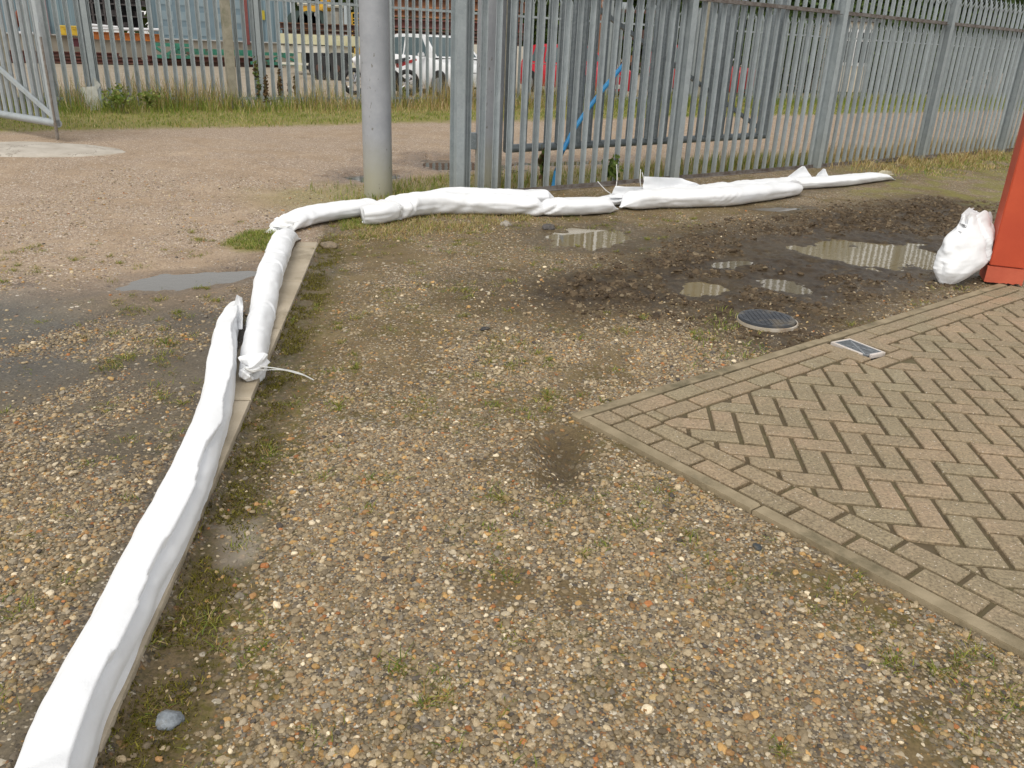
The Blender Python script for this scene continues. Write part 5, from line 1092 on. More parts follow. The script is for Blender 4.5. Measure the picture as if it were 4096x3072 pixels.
def shed():
    root = empty('industrial_shed', 'large blue-grey corrugated industrial shed across the yard, filling the upper left', 'building', (BP[0], BP[1], 0), BRZ)
    cl = cladding('blue_grey_cladding', (.20, .285, .33), (.155, .225, .265)); cream = basic('cream_plinth', (.42, .38, .31), (.33, .29, .23), .85, 0, 1.2, .004, 20, grime=(.24, .21, .16))
    sR, _ = fac(1168, 100); sL = -26; zb = (fac(190, 139)[1]+fac(1109, 174)[1])/2
    d0, _ = fac(640, 100); d1, zt = fac(985, 160); o0, _ = fac(320, 60); o1, _ = fac(597, 60); _, ob = fac(450, 108)
    def corr(name, x0, x1, z0, z1):
        v = []; f = []; x = x0; p = .25; i = 0
        while x < x1-.01:
            for dx, yy in ((0, 0), (.08, 0), (.11, -.035), (.22, -.035)):
                if x+dx <= x1: v += [(x+dx, yy, z0), (x+dx, yy, z1)]
            x += p
        v += [(x1, 0, z0), (x1, 0, z1)]; n = len(v)//2; f = [(2*k, 2*k+2, 2*k+3, 2*k+1) for k in range(n-1)]
        return MB().add(v, f).build(name, cl, root)
    corr('wall_cladding', sL, o0, zb, 6.5); corr('wall_cladding', o1, d0, zb, 6.5); corr('wall_cladding', d1+.12, sR, zb, 6.5); corr('wall_cladding', o0, o1, 3.4, 6.5); corr('wall_cladding', d0, d1+.12, 4.2, 6.5)
    MB().box(((sL+sR)/2, .18, zb/2), (sR-sL, .28, zb)).build('plinth', cream, root); MB().box(((sL+sR)/2, -.0, zb+.02), (sR-sL, .14, .05)).build('drip_sill', basic('white_sill', (.55, .55, .53)), root)
    MB().box((sR-.06, 5, 3.3), (.1, 9.8, 6.4)).build('gable_wall', cl, root)
    MB().box(((sL+sR)/2, 5, 6.6), (sR-sL+.6, 11, .12)).build('roof', basic('roof_grey', (.3, .31, .32)), root)
    # panelled sectional door
    dm = basic('door_panel_blue', (.19, .265, .31), (.165, .235, .28), .45, 0, 3); lm = basic('door_panel_light', (.27, .345, .385), (.23, .31, .35), .4, 0, 3)
    w_ = (d1-d0)/5.; z = zb+.12; g = MB().box(((d0+d1)/2, .08, (zb+4.2)/2), (d1-d0, .06, 4.2-zb))
    while z < 4:
        for k in range(5): g.box((d0+w_*(k+.5), .045, z+.22), (w_*.62, .03, .34))
        z += .58
    dr = g.build('sectional_door', dm, root); dr.data.materials.append(lm)
    for q in dr.data.polygons: q.material_index = 1 if abs(q.normal.y) > .5 and q.center.y < .04 else 0
    red = basic('door_frame_red', (.26, .075, .065), (.20, .06, .055), .6, 0, 8); MB().box((d1+.06, -.02, (zb-.1+4.3)/2), (.14, .12, 4.4-zb)).build('door_frame', red, root)
    a, _ = fac(182, 60); MB().box((a, -.06, (zb+6.4)/2), (.10, .08, 6.4-zb)).build('red_downpipe', basic('pinkish_pipe', (.30, .20, .22)), root)
    wp, wz = fac(1166, 93); MB().tube([(wp, -.10, wz), (wp, -.10, 6.4)], .065, 12).build('white_downpipe', basic('white_pipe', (.66, .68, .70)), root)
    for (x0, y0, x1, y1, c, nm) in ((1016, 63, 1027, 78, (.7, .7, .7), 'white_sign'), (1045, 42, 1055, 79, (.55, .45, .04), 'yellow_sign')):
        (sa, za), (sb, zb_) = fac(x0, y1), fac(x1, y0); MB().box(((sa+sb)/2, -.06, (za+zb_)/2), (sb-sa, .02, zb_-za)).build(nm, basic(nm+'_paint', c), root)
    # dark bay with racking
    dk = basic('bay_dark', (.022, .02, .024)); MB().box(((o0+o1)/2, .9, (ob+3.4)/2), (o1-o0, .05, 3.4-ob)).build('bay_interior', dk, root)
    rk = basic('rack_steel', (.10, .09, .09), (.05, .04, .04), .6, .1, 12); r = MB(); z = ob
    while z < 3.4: r.box(((o0+o1)/2, .1, z), (o1-o0, .5, .05)); z += .42
    for k in range(7): x = o0+(o1-o0)*k/6; r.box((x, -.12, (ob+3.4)/2), (.06, .06, 3.4-ob)); 
    for k in range(24): r.box((o0+.2+random.random()*(o1-o0-.4), .15, ob+.12+.42*random.randrange(6)), (.3+.4*random.random(), .3, .16))
    r.build('storage_rack', rk, root)
shed()
def isec(w_, h_, t=.03): return [(-w_/2, -h_/2), (w_/2, -h_/2), (w_/2, -h_/2+t), (t/2, -h_/2+t), (t/2, h_/2-t), (w_/2, h_/2-t), (w_/2, h_/2), (-w_/2, h_/2), (-w_/2, h_/2-t), (-t/2, h_/2-t), (-t/2, -h_/2+t), (-w_/2, -h_/2+t)]
rust = basic('red_oxide_steel', (.155, .050, .038), (.095, .036, .028), .75, .1, 5, .003, 30, grime=(.06, .035, .028)); rust2 = basic('dark_rust_steel', (.105, .052, .038), (.06, .032, .025), .8, .1, 4, .003, 30, grime=(.16, .075, .03)); rust3 = basic('bright_rust_steel', (.30, .13, .055), (.14, .06, .035), .85, .05, 3, .003, 30, grime=(.06, .03, .02))
green = basic('green_steel', (.045, .235, .16), (.03, .17, .115), .55, .1, 6, grime=(.10, .07, .05)); 
def longbeam(name, label, x0, x1, ytop, ybot, d, mat, cat, group, wid=.24, prof=None):
    """x in print px, height span at x0; lies parallel to the shed front"""
    a, zt = fac(x0, ytop, d); _, zb_ = fac(x0, ybot, d); b_, _ = fac(x1, ytop, d); h_ = max(zt-zb_, .05); p = BP-BN*d
    o = bpy.data.objects.new('tmp', None)
    me = MB().sweep([(0, 0, 0), (b_-a, 0, 0)], prof or isec(wid, h_)).build(name, mat); q = p+BU*a; me.location = (q[0], q[1], zb_+h_/2); me.rotation_euler = (0, 0, BRZ); tag(me, label, cat, group); bpy.data.objects.remove(o); return me
gB = 'steel beams stacked along the shed wall'
longbeam('steel_beam', 'lowest dark red-brown steel beam lying along the shed wall at the left', -500, 655, 236, 257, 1.0, rust2, 'steel beam', gB)
longbeam('steel_beam', 'brighter red steel beam second from the ground at the shed wall', -500, 640, 219, 236, 1.0, rust, 'steel beam', gB)
longbeam('steel_beam', 'narrow red-brown beam third from the ground at the shed wall', -500, 560, 206, 218, .95, rust2, 'steel beam', gB)
longbeam('steel_beam', 'top red-brown beam of the left stack, just below the cream plinth', -500, 470, 187, 205, .95, rust, 'steel beam', gB)
longbeam('steel_beam', 'short maroon beam end raised on the left stack beneath the yellow box', 283, 362, 152, 186, 1.0, basic('maroon_steel', (.12, .025, .035), (.08, .02, .025)), 'steel beam', gB)
longbeam('steel_beam', 'dark brown beam on the ground under the green frames', 600, 1128, 241, 262, 1.0, rust2, 'steel beam', gB)
longbeam('steel_beam', 'red beam resting between the green frames and the ground', 590, 1100, 222, 240, 1.0, rust, 'steel beam', gB)
def truss(label, x0, x1, yt, yb, d):
    a, zt = fac(x0, yt, d); _, zb_ = fac(x0, yb, d); b_, _ = fac(x1, yt, d); L = b_-a; h_ = zt-zb_; q = BP-BN*d+BU*a
    o = empty('green_frame', label, 'steel frame', (q[0], q[1], zb_), BRZ, 'green painted steel frames'); s = .13
    for z in (s/2, h_-s/2): MB().box((L/2, 0, z), (L, .1, s)).build('chord', green, o)
    n = max(3, int(L/h_/1.3))
    for k in range(n): x0_, x1_ = L*k/n, L*(k+1)/n; MB().sweep([(x0_, 0, s if k % 2 else h_-s), (x1_, 0, h_-s if k % 2 else s)], [(-.06, -.05), (.06, -.05), (.06, .05), (-.06, .05)]).build('lattice_bar', green, o)
truss('green steel lattice frame lying left of the concrete post, by the orange beam end', 612, 760, 170, 232, 1.35)
truss('long green steel lattice frame lying right across behind the slim concrete post', 700, 1010, 192, 216, 1.3)
truss('green steel lattice frame at the right end of the beam pile, near the cream wall', 1000, 1190, 207, 258, 1.4)
def crate(name, label, cat, x0, y0, x1, y1, d, mat, dep=.5, lidm=None):
    a, zt = fac(x0, y0, d); b_, zb_ = fac(x1, y1, d); q = BP-BN*d+BU*(a+b_)/2; o = empty(name, label, cat, (q[0], q[1], zb_), BRZ); w_, h_ = b_-a, zt-zb_
    MB().box((0, 0, h_*.42), (w_, dep, h_*.84)).build('tub', mat, o, bevel=.02); MB().box((0, 0, h_*.90), (w_*1.06, dep*1.08, h_*.2)).build('lid', lidm or mat, o, bevel=.03)
    for k in (-.25, .25): MB().box((w_*k, -dep/2-.01, h_*.72), (w_*.16, .03, h_*.14)).build('clasp', mat, o)
yel = basic('yellow_plastic', (.62, .42, .03), (.50, .32, .02), .5, 0, 6); yel2 = basic('yellow_lid', (.70, .52, .10), (.60, .43, .07), .5, 0, 6)
crate('grit_bin', 'yellow plastic grit bin standing on the plinth ledge at upper left', 'grit bin', 228, 100, 310, 143, .6, yel, .6, yel2)
orange = basic('orange_steel', (.50, .17, .025), (.36, .10, .02), .6, 0, 5, grime=(.18, .06, .02))
longbeam('orange_beam', 'long orange-painted beam lying below the racking of the shed', 373, 645, 126, 157, .6, orange, 'steel beam', None)
whp = basic('white_pipe_plastic', (.72, .72, .74))
for i, (lb, x0, x1, y0_) in enumerate((('upper of the two white pipes laid on the orange beam', 362, 470, 96), ('lower longer white pipe laid on the orange beam', 365, 642, 110))):
    a, z = fac(x0, y0_+4, .75); b_, z2 = fac(x1, y0_+ (14 if i == 0 else 9), .75); q = BP-BN*.75+BU*a; o = MB().tube([(0, 0, 0), (b_-a, 0, z2-z)], .055, 12).build('white_pipe', whp, smooth=True); o.location = (q[0], q[1], z); o.rotation_euler = (0, 0, BRZ); tag(o, lb, 'pipe', 'white pipes on the orange beam')
longbeam('white_pipe', 'short white pipe lying on the plinth ledge near the rusty tube', 40, 168, 127, 133, .6, whp, 'pipe', None, prof=ring(.05, 12))
# rusty tube leaning in the left fence gap
a = onplane(52*SRC, 112*SRC, rp(-.74, .5), RN); b_ = onplane(96*SRC, 20*SRC, rp(-.74, .5), RN)
o = MB().tube([tuple(a), tuple(b_)], .062, 16).build('rusty_tube', basic('rust_orange', (.27, .075, .03), (.20, .05, .025), .8, 0, 12), smooth=True); tag(o, 'short rust-red tube leaning against the concrete post at the far upper left', 'tube')
# prop it visibly: thin steel stake carrying the tube
q = np.array(a); o = MB().tube([(q[0], q[1], YG), tuple(a)], .022, 8).build('steel_stake', M['galv_far'], smooth=True); tag(o, 'thin steel stake carrying the rusty tube behind the left gate leaf', 'stake')
# ---- cream concrete bays with a steel stack on top, right of the shed
def wbox(mb, x0, y0, x1, y1, Y, dep):
    p = aty(x0*SRC, (y0+y1)/2*SRC, Y); q = aty(x1*SRC, (y0+y1)/2*SRC, Y); t = aty((x0+x1)/2*SRC, y0*SRC, Y)[2]; b_ = aty((x0+x1)/2*SRC, y1*SRC, Y)[2]
    mb.box(((p[0]+q[0])/2, Y+dep/2, (t+b_)/2), (q[0]-p[0], dep, t-b_)); return mb
def wroot(name, label, cat, x, Y, group=None): p = aty(x*SRC, 250*SRC, Y); return empty(name, label, cat, (p[0], Y, YG), 0, group)
def wpart(root, name, mat, boxes, Y, bevel=0.):
    mb = MB(); 
    for b_ in boxes: wbox(mb, *b_[:4], Y+(b_[5] if len(b_) > 5 else 0), b_[4])
    o = mb.build(name, mat, None, bevel=bevel); l = root.location; o.data.transform(Matrix.Translation(-l)); o.parent = root; return o
cream2 = basic('mossy_cream_concrete', (.56, .53, .36), (.46, .44, .28), .85, 0, 1.6, .004, 20, grime=(.27, .27, .06)); cream3 = basic('pale_cream_concrete', (.60, .57, .48), (.50, .48, .40), .85, 0, 2, .004, 20)
Yc = 32.; ro = wroot('concrete_bunker', 'moss-streaked cream concrete storage bay carrying brown steel, between shed and cars', 'storage bay', 1300, Yc)
wpart(ro, 'top_beam', cream2, [(1122, 142, 1560, 182, 1.4)], Yc); wpart(ro, 'lower_lintel', cream3, [(1125, 183, 1190, 212, .9, .2), (1310, 186, 1400, 216, .9, .2), (1190, 182, 1310, 212, 1.0, .05)], Yc)
for x0, x1, y1 in ((1186, 1206, 268), (1298, 1312, 272), (1402, 1424, 275), (1540, 1560, 280)): wpart(ro, 'leg', cream2, [(x0, 212, x1, y1+16, .5, .05)], Yc)
wpart(ro, 'back_wall', basic('bay_black', (.012, .012, .014)), [(1206, 212, 1560, 285, .1, 1.6)], Yc)
gY = 'brown steel sections stacked on the storage bay'
for i, (x0, y0, x1, y1, lb) in enumerate(((1120, 92, 1330, 118, 'left upper brown steel section on top of the storage bay'), (1128, 119, 1300, 141, 'left lower brown steel section on top of the storage bay'), (1334, 100, 1560, 126, 'right upper brown steel section on top of the storage bay'), (1302, 127, 1560, 142, 'right lower brown steel section on top of the storage bay'))):
    p = aty(x0*SRC, y0*SRC, Yc+.2); q = aty(x1*SRC, y0*SRC, Yc+.2); t = aty((x0+x1)/2*SRC, y0*SRC, Yc+.2)[2]; b_ = aty((x0+x1)/2*SRC, y1*SRC, Yc+.2)[2]
    o = MB().sweep([(0, 0, 0), (q[0]-p[0], 0, 0)], isec(.3, t-b_-.01, .035)).build('steel_section', rust2); o.location = (p[0], Yc+.2+.06*(i % 2), (t+b_)/2); tag(o, lb, 'steel section', gY)
# pale steel trailer frame with black wheels in front of the bay
Yt = 29.; ro = wroot('trailer_frame', 'low trailer chassis with pale side rail and black wheels in front of the cream bay', 'trailer', 1290, Yt)
wpart(ro, 'side_rail', cream3, [(1126, 255, 1448, 264, .12)], Yt); blk = basic('black_rubber', (.012, .012, .013), (.02, .02, .02), .7, 0, 20)
for x in (1282, 1350):
    p = aty(x*SRC, 282*SRC, Yt); o = MB().tube([(p[0], Yt-.12, .50), (p[0], Yt+.12, .50)], .38, 30).build('wheel', blk, None, smooth=True); o.data.transform(Matrix.Translation(-ro.location)); o.parent = ro
    h_ = MB().tube([(p[0], Yt-.14, .50), (p[0], Yt-.11, .50)], .12, 20).build('hub', rust2, None, smooth=True); h_.data.transform(Matrix.Translation(-ro.location)); h_.parent = o
wpart(ro, 'black_body', blk, [(1250, 212, 1300, 256, .8, .1), (1318, 212, 1392, 256, .8, .1)], Yt, .03)
# yellow crawler digger behind
Yd = 40.; yl_ = basic('digger_yellow', (.62, .36, .02), (.48, .26, .02), .5, .1, 3, grime=(.20, .11, .02)); dg = basic('digger_dark_green', (.03, .055, .05), (.02, .035, .03), .6, 0, 3)
ro = wroot('digger', 'yellow excavator behind the storage bay, between the shed and the round pillar', 'digger', 1270, Yd)
wpart(ro, 'body', yl_, [(1195, 22, 1300, 66, 2.2), (1245, 40, 1302, 72, 2.4, -.15)], Yd, .1); wpart(ro, 'counterweight', yl_, [(1185, 38, 1215, 70, 2.0)], Yd, .12)
wpart(ro, 'cab_roof', cream3, [(1182, 10, 1236, 22, 1.8)], Yd, .06); wpart(ro, 'undercarriage', dg, [(1186, 68, 1290, 100, 2.2)], Yd, .1); 
for k, x in enumerate((1196, 1240, 1284)):
    p = aty(x*SRC, 96*SRC, Yd-.1); o = MB().tube([(p[0], Yd-.2, p[2]), (p[0], Yd+.3, p[2])], .55, 20).build('track_wheel', dg, None, smooth=True); o.data.transform(Matrix.Translation(-ro.location)); o.parent = ro
p0 = aty(1292*SRC, 44*SRC, Yd); p1 = aty(1330*SRC, -60*SRC, Yd); p2 = aty(1420*SRC, -20*SRC, Yd); o = MB().tube([tuple(p0), tuple(p1), tuple(p2)], .28, 10, scale=[1, .8, .5]).build('boom', yl_, None); o.data.transform(Matrix.Translation(-ro.location)); o.parent = ro
wpart(ro, 'crawler_base', dg, [(1190, 100, 1290, 236, 1.6, .3)], Yd, .1)
p = aty(1268*SRC, 58*SRC, Yd-.2); o = MB().tube([(p[0], Yd-.22, p[2]), (p[0], Yd-.10, p[2])], .12, 20).build('round_badge', basic('badge_grey', (.3, .3, .3)), None, smooth=True); o.data.transform(Matrix.Translation(-ro.location)); o.parent = ro
Ym = 36.; ro = wroot('steel_mast', 'grey steel mast standing behind the storage bay left of the round pillar', 'mast', 1388, Ym); wpart(ro, 'column', M['galv_far'], [(1378, 14, 1400, 240, .3)], Ym, .02); wpart(ro, 'head', basic('mast_dark', (.08, .08, .085)), [(1372, 10, 1412, 22, .5)], Ym, .03)
ro = wroot('lattice_stand', 'small yellow lattice access stand just left of the round pillar', 'stand', 1420, 35.)
for x in (1408, 1430): wpart(ro, 'upright', yl_, [(x, 50, x+4, 240, .06)], 35.)
for y in (50, 72, 84, 96): wpart(ro, 'rung', yl_, [(1408, y, 1434, y+4, .05)], 35.)
ro = wroot('grey_tank', 'grey-beige weathered tank behind the storage bay beside the digger', 'tank', 1340, 38.); wpart(ro, 'shell', basic('tank_beige', (.30, .28, .23), (.18, .165, .14), .8, 0, 2, grime=(.1, .08, .06)), [(1306, 26, 1376, 238, 2.)], 38., .2); wpart(ro, 'cover', cream3, [(1304, 18, 1376, 30, 2.1)], 37.95, .1)
# ---- stack of rusty beams behind the cars
Ys = 28.; gR = 'rusty steel beams stacked high behind the cars'; lay = [(-40, -8, rust2), (-6, 38, rust3), (42, 76, rust3), (79, 119, rust), (122, 148, rust2), (150, 172, rust2)]
words = ['topmost', 'orange-streaked second', 'rusty third', 'red-brown fourth', 'dark fifth', 'lowest']
for i, (y0, y1, mt) in enumerate(lay):
    xa, xb = 1470+random.randint(-10, 20), 2105+random.randint(-20, 30); p = aty(xa*SRC, y0*SRC, Ys); q = aty(xb*SRC, y0*SRC, Ys); t = aty(1760*SRC, y0*SRC, Ys)[2]; b_ = aty(1760*SRC, y1*SRC, Ys)[2]
    o = MB().sweep([(0, 0, 0), (q[0]-p[0], 0, 0)], isec(.34, t-b_-.012, .05)).build('rusty_beam', mt); o.location = (p[0], Ys+random.uniform(-.06, .06), (t+b_)/2); tag(o, words[i]+' beam of the rusty stack behind the white car', 'steel beam', gR)
Yb = 28.; gq = 'concrete blocks under the rusty beam stack'
for x0, lb in ((1500, 'concrete block carrying the left end of the rusty beam stack'), (1880, 'pale concrete block under the rusty stack, seen right of the white car'), (2060, 'concrete block at the right end of the rusty beam stack')):
    p = aty(x0*SRC, 172*SRC, Yb); t = aty(1760*SRC, 172*SRC, Yb)[2]; o = bbox((0, 0, 0), (.75, .6, t-YG), 'concrete_block', cream3, bevel=.02); o.location = (p[0]+.3, Yb+.1, YG+(t-YG)/2); tag(o, lb, 'concrete block', gq)
# ---- cars
def car(root, L, W_, H_, paint, chrome=False, box=False):
    """hatchback: lofted body, glasshouse, wheels; nose towards +x"""
    gl = basic('car_glass_'+root.name, (.10, .135, .14), (.07, .10, .11), .08, 0, 1.5); dark = basic('car_trim_'+root.name, (.015, .015, .016), None, .6)
    xs = np.array([-.5, -.485, -.44, -.36, -.25, -.1, .05, .18, .30, .40, .46, .49, .5])*L
    belt = np.array([.52, .60, .63, .64, .635, .63, .62, .60, .56, .52, .48, .42, .36])*H_/.98 if not box else np.array([.50, .60, .63, .63, .62, .62, .61, .60, .585, .575, .55, .52, .45])*H_/.98
    hw = np.array([.84, .92, .97, 1, 1, 1, 1, 1, .99, .96, .90, .82, .70])*W_/2; zb = .20; v = []; K = 0
    for x, b_, w_ in zip(xs, belt, hw):
        ring_ = [(-w_*.90, zb), (-w_*.99, zb+.10), (-w_, zb+.30), (-w_*.97, b_-.06), (-w_*.90, b_), (-w_*.5, b_+.025), (0, b_+.035), (w_*.5, b_+.025), (w_*.90, b_), (w_*.97, b_-.06), (w_, zb+.30), (w_*.99, zb+.10), (w_*.90, zb)]
        K = len(ring_); v += [(x, y, z) for y, z in ring_]
    n = len(xs); f = [(i*K+k, i*K+(k+1) % K, (i+1)*K+(k+1) % K, (i+1)*K+k) for i in range(n-1) for k in range(K)]+[tuple(range(K-1, -1, -1)), tuple(range((n-1)*K, n*K))]
    body = MB().add(v, f).build('body', paint, root, smooth=True)
    zb0 = .61*H_/.98; roof = H_; x0, x1, x2, x3 = -.47*L, -.40*L, .055*L, .235*L; wb, wt = W_*.45, W_*.385
    if box: x0, x1, x2, x3 = -.47*L, -.39*L, .04*L, .17*L
    gv = []
    for (x, z, w_) in ((x0, zb0, wb), (x1, roof-.08, wt), (-.30*L, roof-.01, wt), (-.1*L, roof, wt), (x2, roof-.03, wt), (x3, zb0-.0, wb)): gv.append((x, z, w_))
    v = []; 
    for (x, z, w_) in gv: v += [(x, -w_, z), (x, w_, z), (x, -wb*1.0, zb0-.03), (x, wb*1.0, zb0-.03)]
    f = []
    for i in range(len(gv)-1): a = i*4; b2 = a+4; f += [(a, a+1, b2+1, b2), (a, b2, b2+2, a+2), (a+1, a+3, b2+3, b2+1)]
    MB().add(v, f).build('greenhouse', paint, root)
    def quad(nm, pts, mat, th=.012):
        c = [Vector(p) for p in pts]; nrm = (c[1]-c[0]).cross(c[-1]-c[0]).normalized(); mid = sum(c, Vector())/len(c)
        if nrm.dot(mid-Vector((0, 0, zb0*.9))) < 0: nrm = -nrm
        o = [p+nrm*th for p in c]; k = len(c); MB().add(c+o, [tuple(range(k)), tuple(range(k, 2*k))]+[(i, (i+1) % k, (i+1) % k+k, i+k) for i in range(k)]).build(nm, mat, root)
    quad('windscreen', [(x3-.05, -wb*.88, zb0+.03), (x3-.05, wb*.88, zb0+.03), (x2+.04, wt*.90, roof-.075), (x2+.04, -wt*.90, roof-.075)], gl, .014)
    quad('rear_window', [(x0+.03, -wb*.82, zb0+.05), (x0+.03, wb*.82, zb0+.05), (x1-.01, wt*.85, roof-.13), (x1-.01, -wt*.85, roof-.13)], gl)
    for s in (-1, 1):
        def sd(x, z): t = (z-zb0)/(roof-zb0); return (x, s*(wb+(wt-wb)*t), z)
        zt = roof-.085
        quad('side_window', [sd(x1*.88, zb0+.03), sd(-.19*L, zb0+.03), sd(-.19*L, zt), sd(x1*.80, zt-.02)], gl); quad('side_window', [sd(-.165*L, zb0+.03), sd(x3-.30, zb0+.03), sd(x2-.06, zt-.02), sd(-.165*L, zt)], gl)
        for wx in (-.32*L, .315*L):
            MB().tube([(wx, s*(W_/2-.16), .30), (wx, s*(W_/2+.010), .30)], .345, 28).build('wheel_arch', dark, root, smooth=True)
            t = MB().tube([(wx, s*(W_/2-.18), .285), (wx, s*(W_/2+.02), .285)], .285, 28).build('tyre', blk, root, smooth=True); MB().tube([(wx, s*(W_/2+.015), .285), (wx, s*(W_/2+.03), .285)], .18, 20).build('rim', basic('rim_'+root.name, (.35, .36, .37), None, .4, .6), t, smooth=True)
        MB().box((.12*L, s*(W_/2+.07), zb0+.06), (.14, .16, .12)).build('door_mirror', paint if not chrome else dark, root, bevel=.03)
        MB().box((.475*L, s*W_*.33, .40*H_+.05), (.09, .26, .14)).build('headlight', basic('lamp_'+root.name, (.75, .76, .78), None, .1), root, bevel=.03)
        MB().box((-.05*L, s*(W_/2+.003), .52*H_), (.14, .02, .025)).build('door_handle', dark, root)
    MB().box((.492*L, 0, .38*H_), (.04, W_*.44, .12)).build('grille', dark, root, bevel=.01)
    MB().box((.495*L, 0, .27), (.07, W_*.86, .14)).build('bumper', dark if not chrome else paint, root, bevel=.03)
    p = MB().box((.515*L, 0, .33), (.01, .50, .11)).build('number_plate', basic('plate_'+root.name, (.70, .70, .66)), root)
    lf = MB(); X = .515*L+.007
    if not chrome:
        for (y, z, sy, sz) in ((-.02, .33, .012, .08), (-.0, .365, .05, .012), (-.005, .333, .04, .012)): lf.box((X, y, z), (.004, sy, sz))
        lf.build('letter', dark, p)
    if chrome:
        MB().box((.0, -W_*.486, .60*H_), (.75*L, .012, .02)).build('chrome_strip', basic('chrome', (.7, .7, .7), None, .15, .9), root)
        MB().box((.50*L, 0, .44*H_), (.02, W_*.5, .022)).build('chrome_bar', basic('chrome2', (.7, .7, .7), None, .2, .9), root)
CR = math.radians(-50)
c = empty('parked_car', 'white hatchback parked behind the motorcycle, seen between pillar and near fence', 'car', (-2.36, 23.9, YG), CR, 'cars parked behind the far fence')
car(c, 3.75, 1.62, 1.50, basic('white_car_paint', (.74, .75, .76), (.66, .67, .68), .25, 0, 2, spec=.6))
c = empty('parked_car', 'red hatchback with chrome trim and silver glass behind the blue pipe', 'car', (1.5, 26.4, YG), CR, 'cars parked behind the far fence')
car(c, 3.6, 1.58, 1.40, basic('red_car_paint', (.50, .02, .035), (.42, .015, .03), .25, 0, 2, spec=.6), chrome=True, box=True)
c = empty('parked_car', 'farther red car, only slices of it showing through the open gate leaf', 'car', (5.9, 29.4, YG), CR+.1, 'cars parked behind the far fence')
car(c, 3.9, 1.66, 1.55, basic('red_car_paint_dull', (.42, .02, .02), (.33, .02, .02), .35, 0, 2), box=True)
# ---- motorcycle, mostly behind the pillar
def bike():
    root = empty('motorcycle', 'red, white and black motorcycle parked behind the round gate pillar', 'motorcycle', (-3.62, 21.9, YG), math.radians(205)); dk = basic('bike_black', (.02, .02, .02), None, .4); ch = basic('bike_chrome', (.6, .6, .62), None, .2, .9); rd = basic('bike_red', (.45, .02, .02), None, .3); wt = basic('bike_white', (.75, .75, .77), None, .3); yw = basic('bike_yellow', (.65, .40, .03), None, .35)
    for x in (-.68, .70):
        v = []; f = []; A, B_ = 36, 10
        for i in range(A):
            for j in range(B_): a, b = 2*math.pi*i/A, 2*math.pi*j/B_; r = .27+.055*math.cos(b); v.append((x+r*math.cos(a), .065*math.sin(b), .32+r*math.sin(a)))
        f = [(i*B_+j, ((i+1) % A)*B_+j, ((i+1) % A)*B_+(j+1) % B_, i*B_+(j+1) % B_) for i in range(A) for j in range(B_)]; w_ = MB().add(v, f).build('wheel', blk, root, smooth=True)
        s = MB(); 
        for k in range(9): a = 2*math.pi*k/9; s.tube([(x, 0, .32), (x+.25*math.cos(a), 0, .32+.25*math.sin(a))], .012, 6)
        s.tube([(x, -.06, .32), (x, .06, .32)], .05, 12); s.build('spokes', ch, w_)
    for s in (-1, 1): MB().tube([(.70, s*.09, .32), (.50, s*.08, .92)], .025, 10).build('fork', ch, root, smooth=True); MB().tube([(-.68, s*.11, .32), (-.30, s*.10, .62)], .022, 8).build('swing_arm', dk, root, smooth=True)
    MB().tube([(.46, -.34, .98), (.50, 0, 1.02), (.46, .34, .98)], .014, 8).build('handlebar', ch, root, smooth=True)
    MB().sweep([(.36, 0, .88), (.15, 0, .93), (-.08, 0, .86)], [(a*.15, b*.12) for a, b in ring(1, 14)], scale=[.7, 1.05, .6]).build('tank', rd, root, smooth=True)
    MB().sweep([(-.08, 0, .84), (-.40, 0, .82), (-.74, 0, .92)], [(-.13, -.04), (.13, -.04), (.11, .04), (-.11, .04)], scale=[.8, 1.1, .5]).build('seat', dk, root)
    MB().sweep([(-.40, 0, .72), (-.92, 0, .88)], [(-.09, -.05), (.09, -.05), (.07, .06), (-.07, .06)], scale=[1, .4]).build('tail', rd, root)
    MB().sweep([(.40, 0, .62), (.60, 0, .86), (.72, 0, .80)], [(a*.2, b*.19) for a, b in ring(1, 14)], scale=[1, .9, .3]).build('front_fairing', wt, root, smooth=True); MB().box((.60, 0, 1.03), (.10, .26, .20)).build('screen', yw, root, bevel=.03)
    MB().box((.08, 0, .47), (.46, .30, .34)).build('engine', dk, root, bevel=.03); MB().box((.05, -.17, .62), (.42, .03, .20)).build('side_panel', wt, root, bevel=.01); MB().box((.12, -.188, .60), (.18, .012, .08)).build('side_stripe', rd, root)
    MB().tube([(.20, -.16, .35), (-.30, -.18, .30), (-.85, -.18, .42)], .042, 12).build('exhaust', ch, root, smooth=True); MB().tube([(0, .14, .3), (-.05, .34, .0)], .014, 6).build('side_stand', dk, root)
bike()
# ---- site cabin far right, seen only through slits
def cabin():
    p = aty(3400*SRC, 250*SRC, 34.); root = empty('site_cabin', 'cream site cabin with white-framed dark windows behind the far right fence', 'cabin', (p[0], 34., YG), math.radians(12)); wl_ = basic('cabin_cream', (.62, .55, .44), (.55, .48, .38), .7, 0, 3)
    MB().box((0, 1.2, 1.4), (1.7, 2.4, 2.5)).build('wall', wl_, root); MB().box((0, 1.2, 2.72), (1.9, 2.7, .12)).build('roof', basic('cabin_roof', (.12, .12, .12)), root)
    for x in (-.4, .4):
        w_ = MB().box((x, -.02, 1.75), (.76, .06, 1.3)).build('window', basic('win_white', (.72, .72, .72)), root); MB().box((x, -.055, 1.60), (.64, .02, .75)).build('pane', basic('win_dark', (.015, .018, .02), None, .1), w_); MB().box((x, -.055, 2.16), (.64, .02, .26)).build('pane', basic('win_dark2', (.03, .035, .04), None, .1), w_)
cabin()
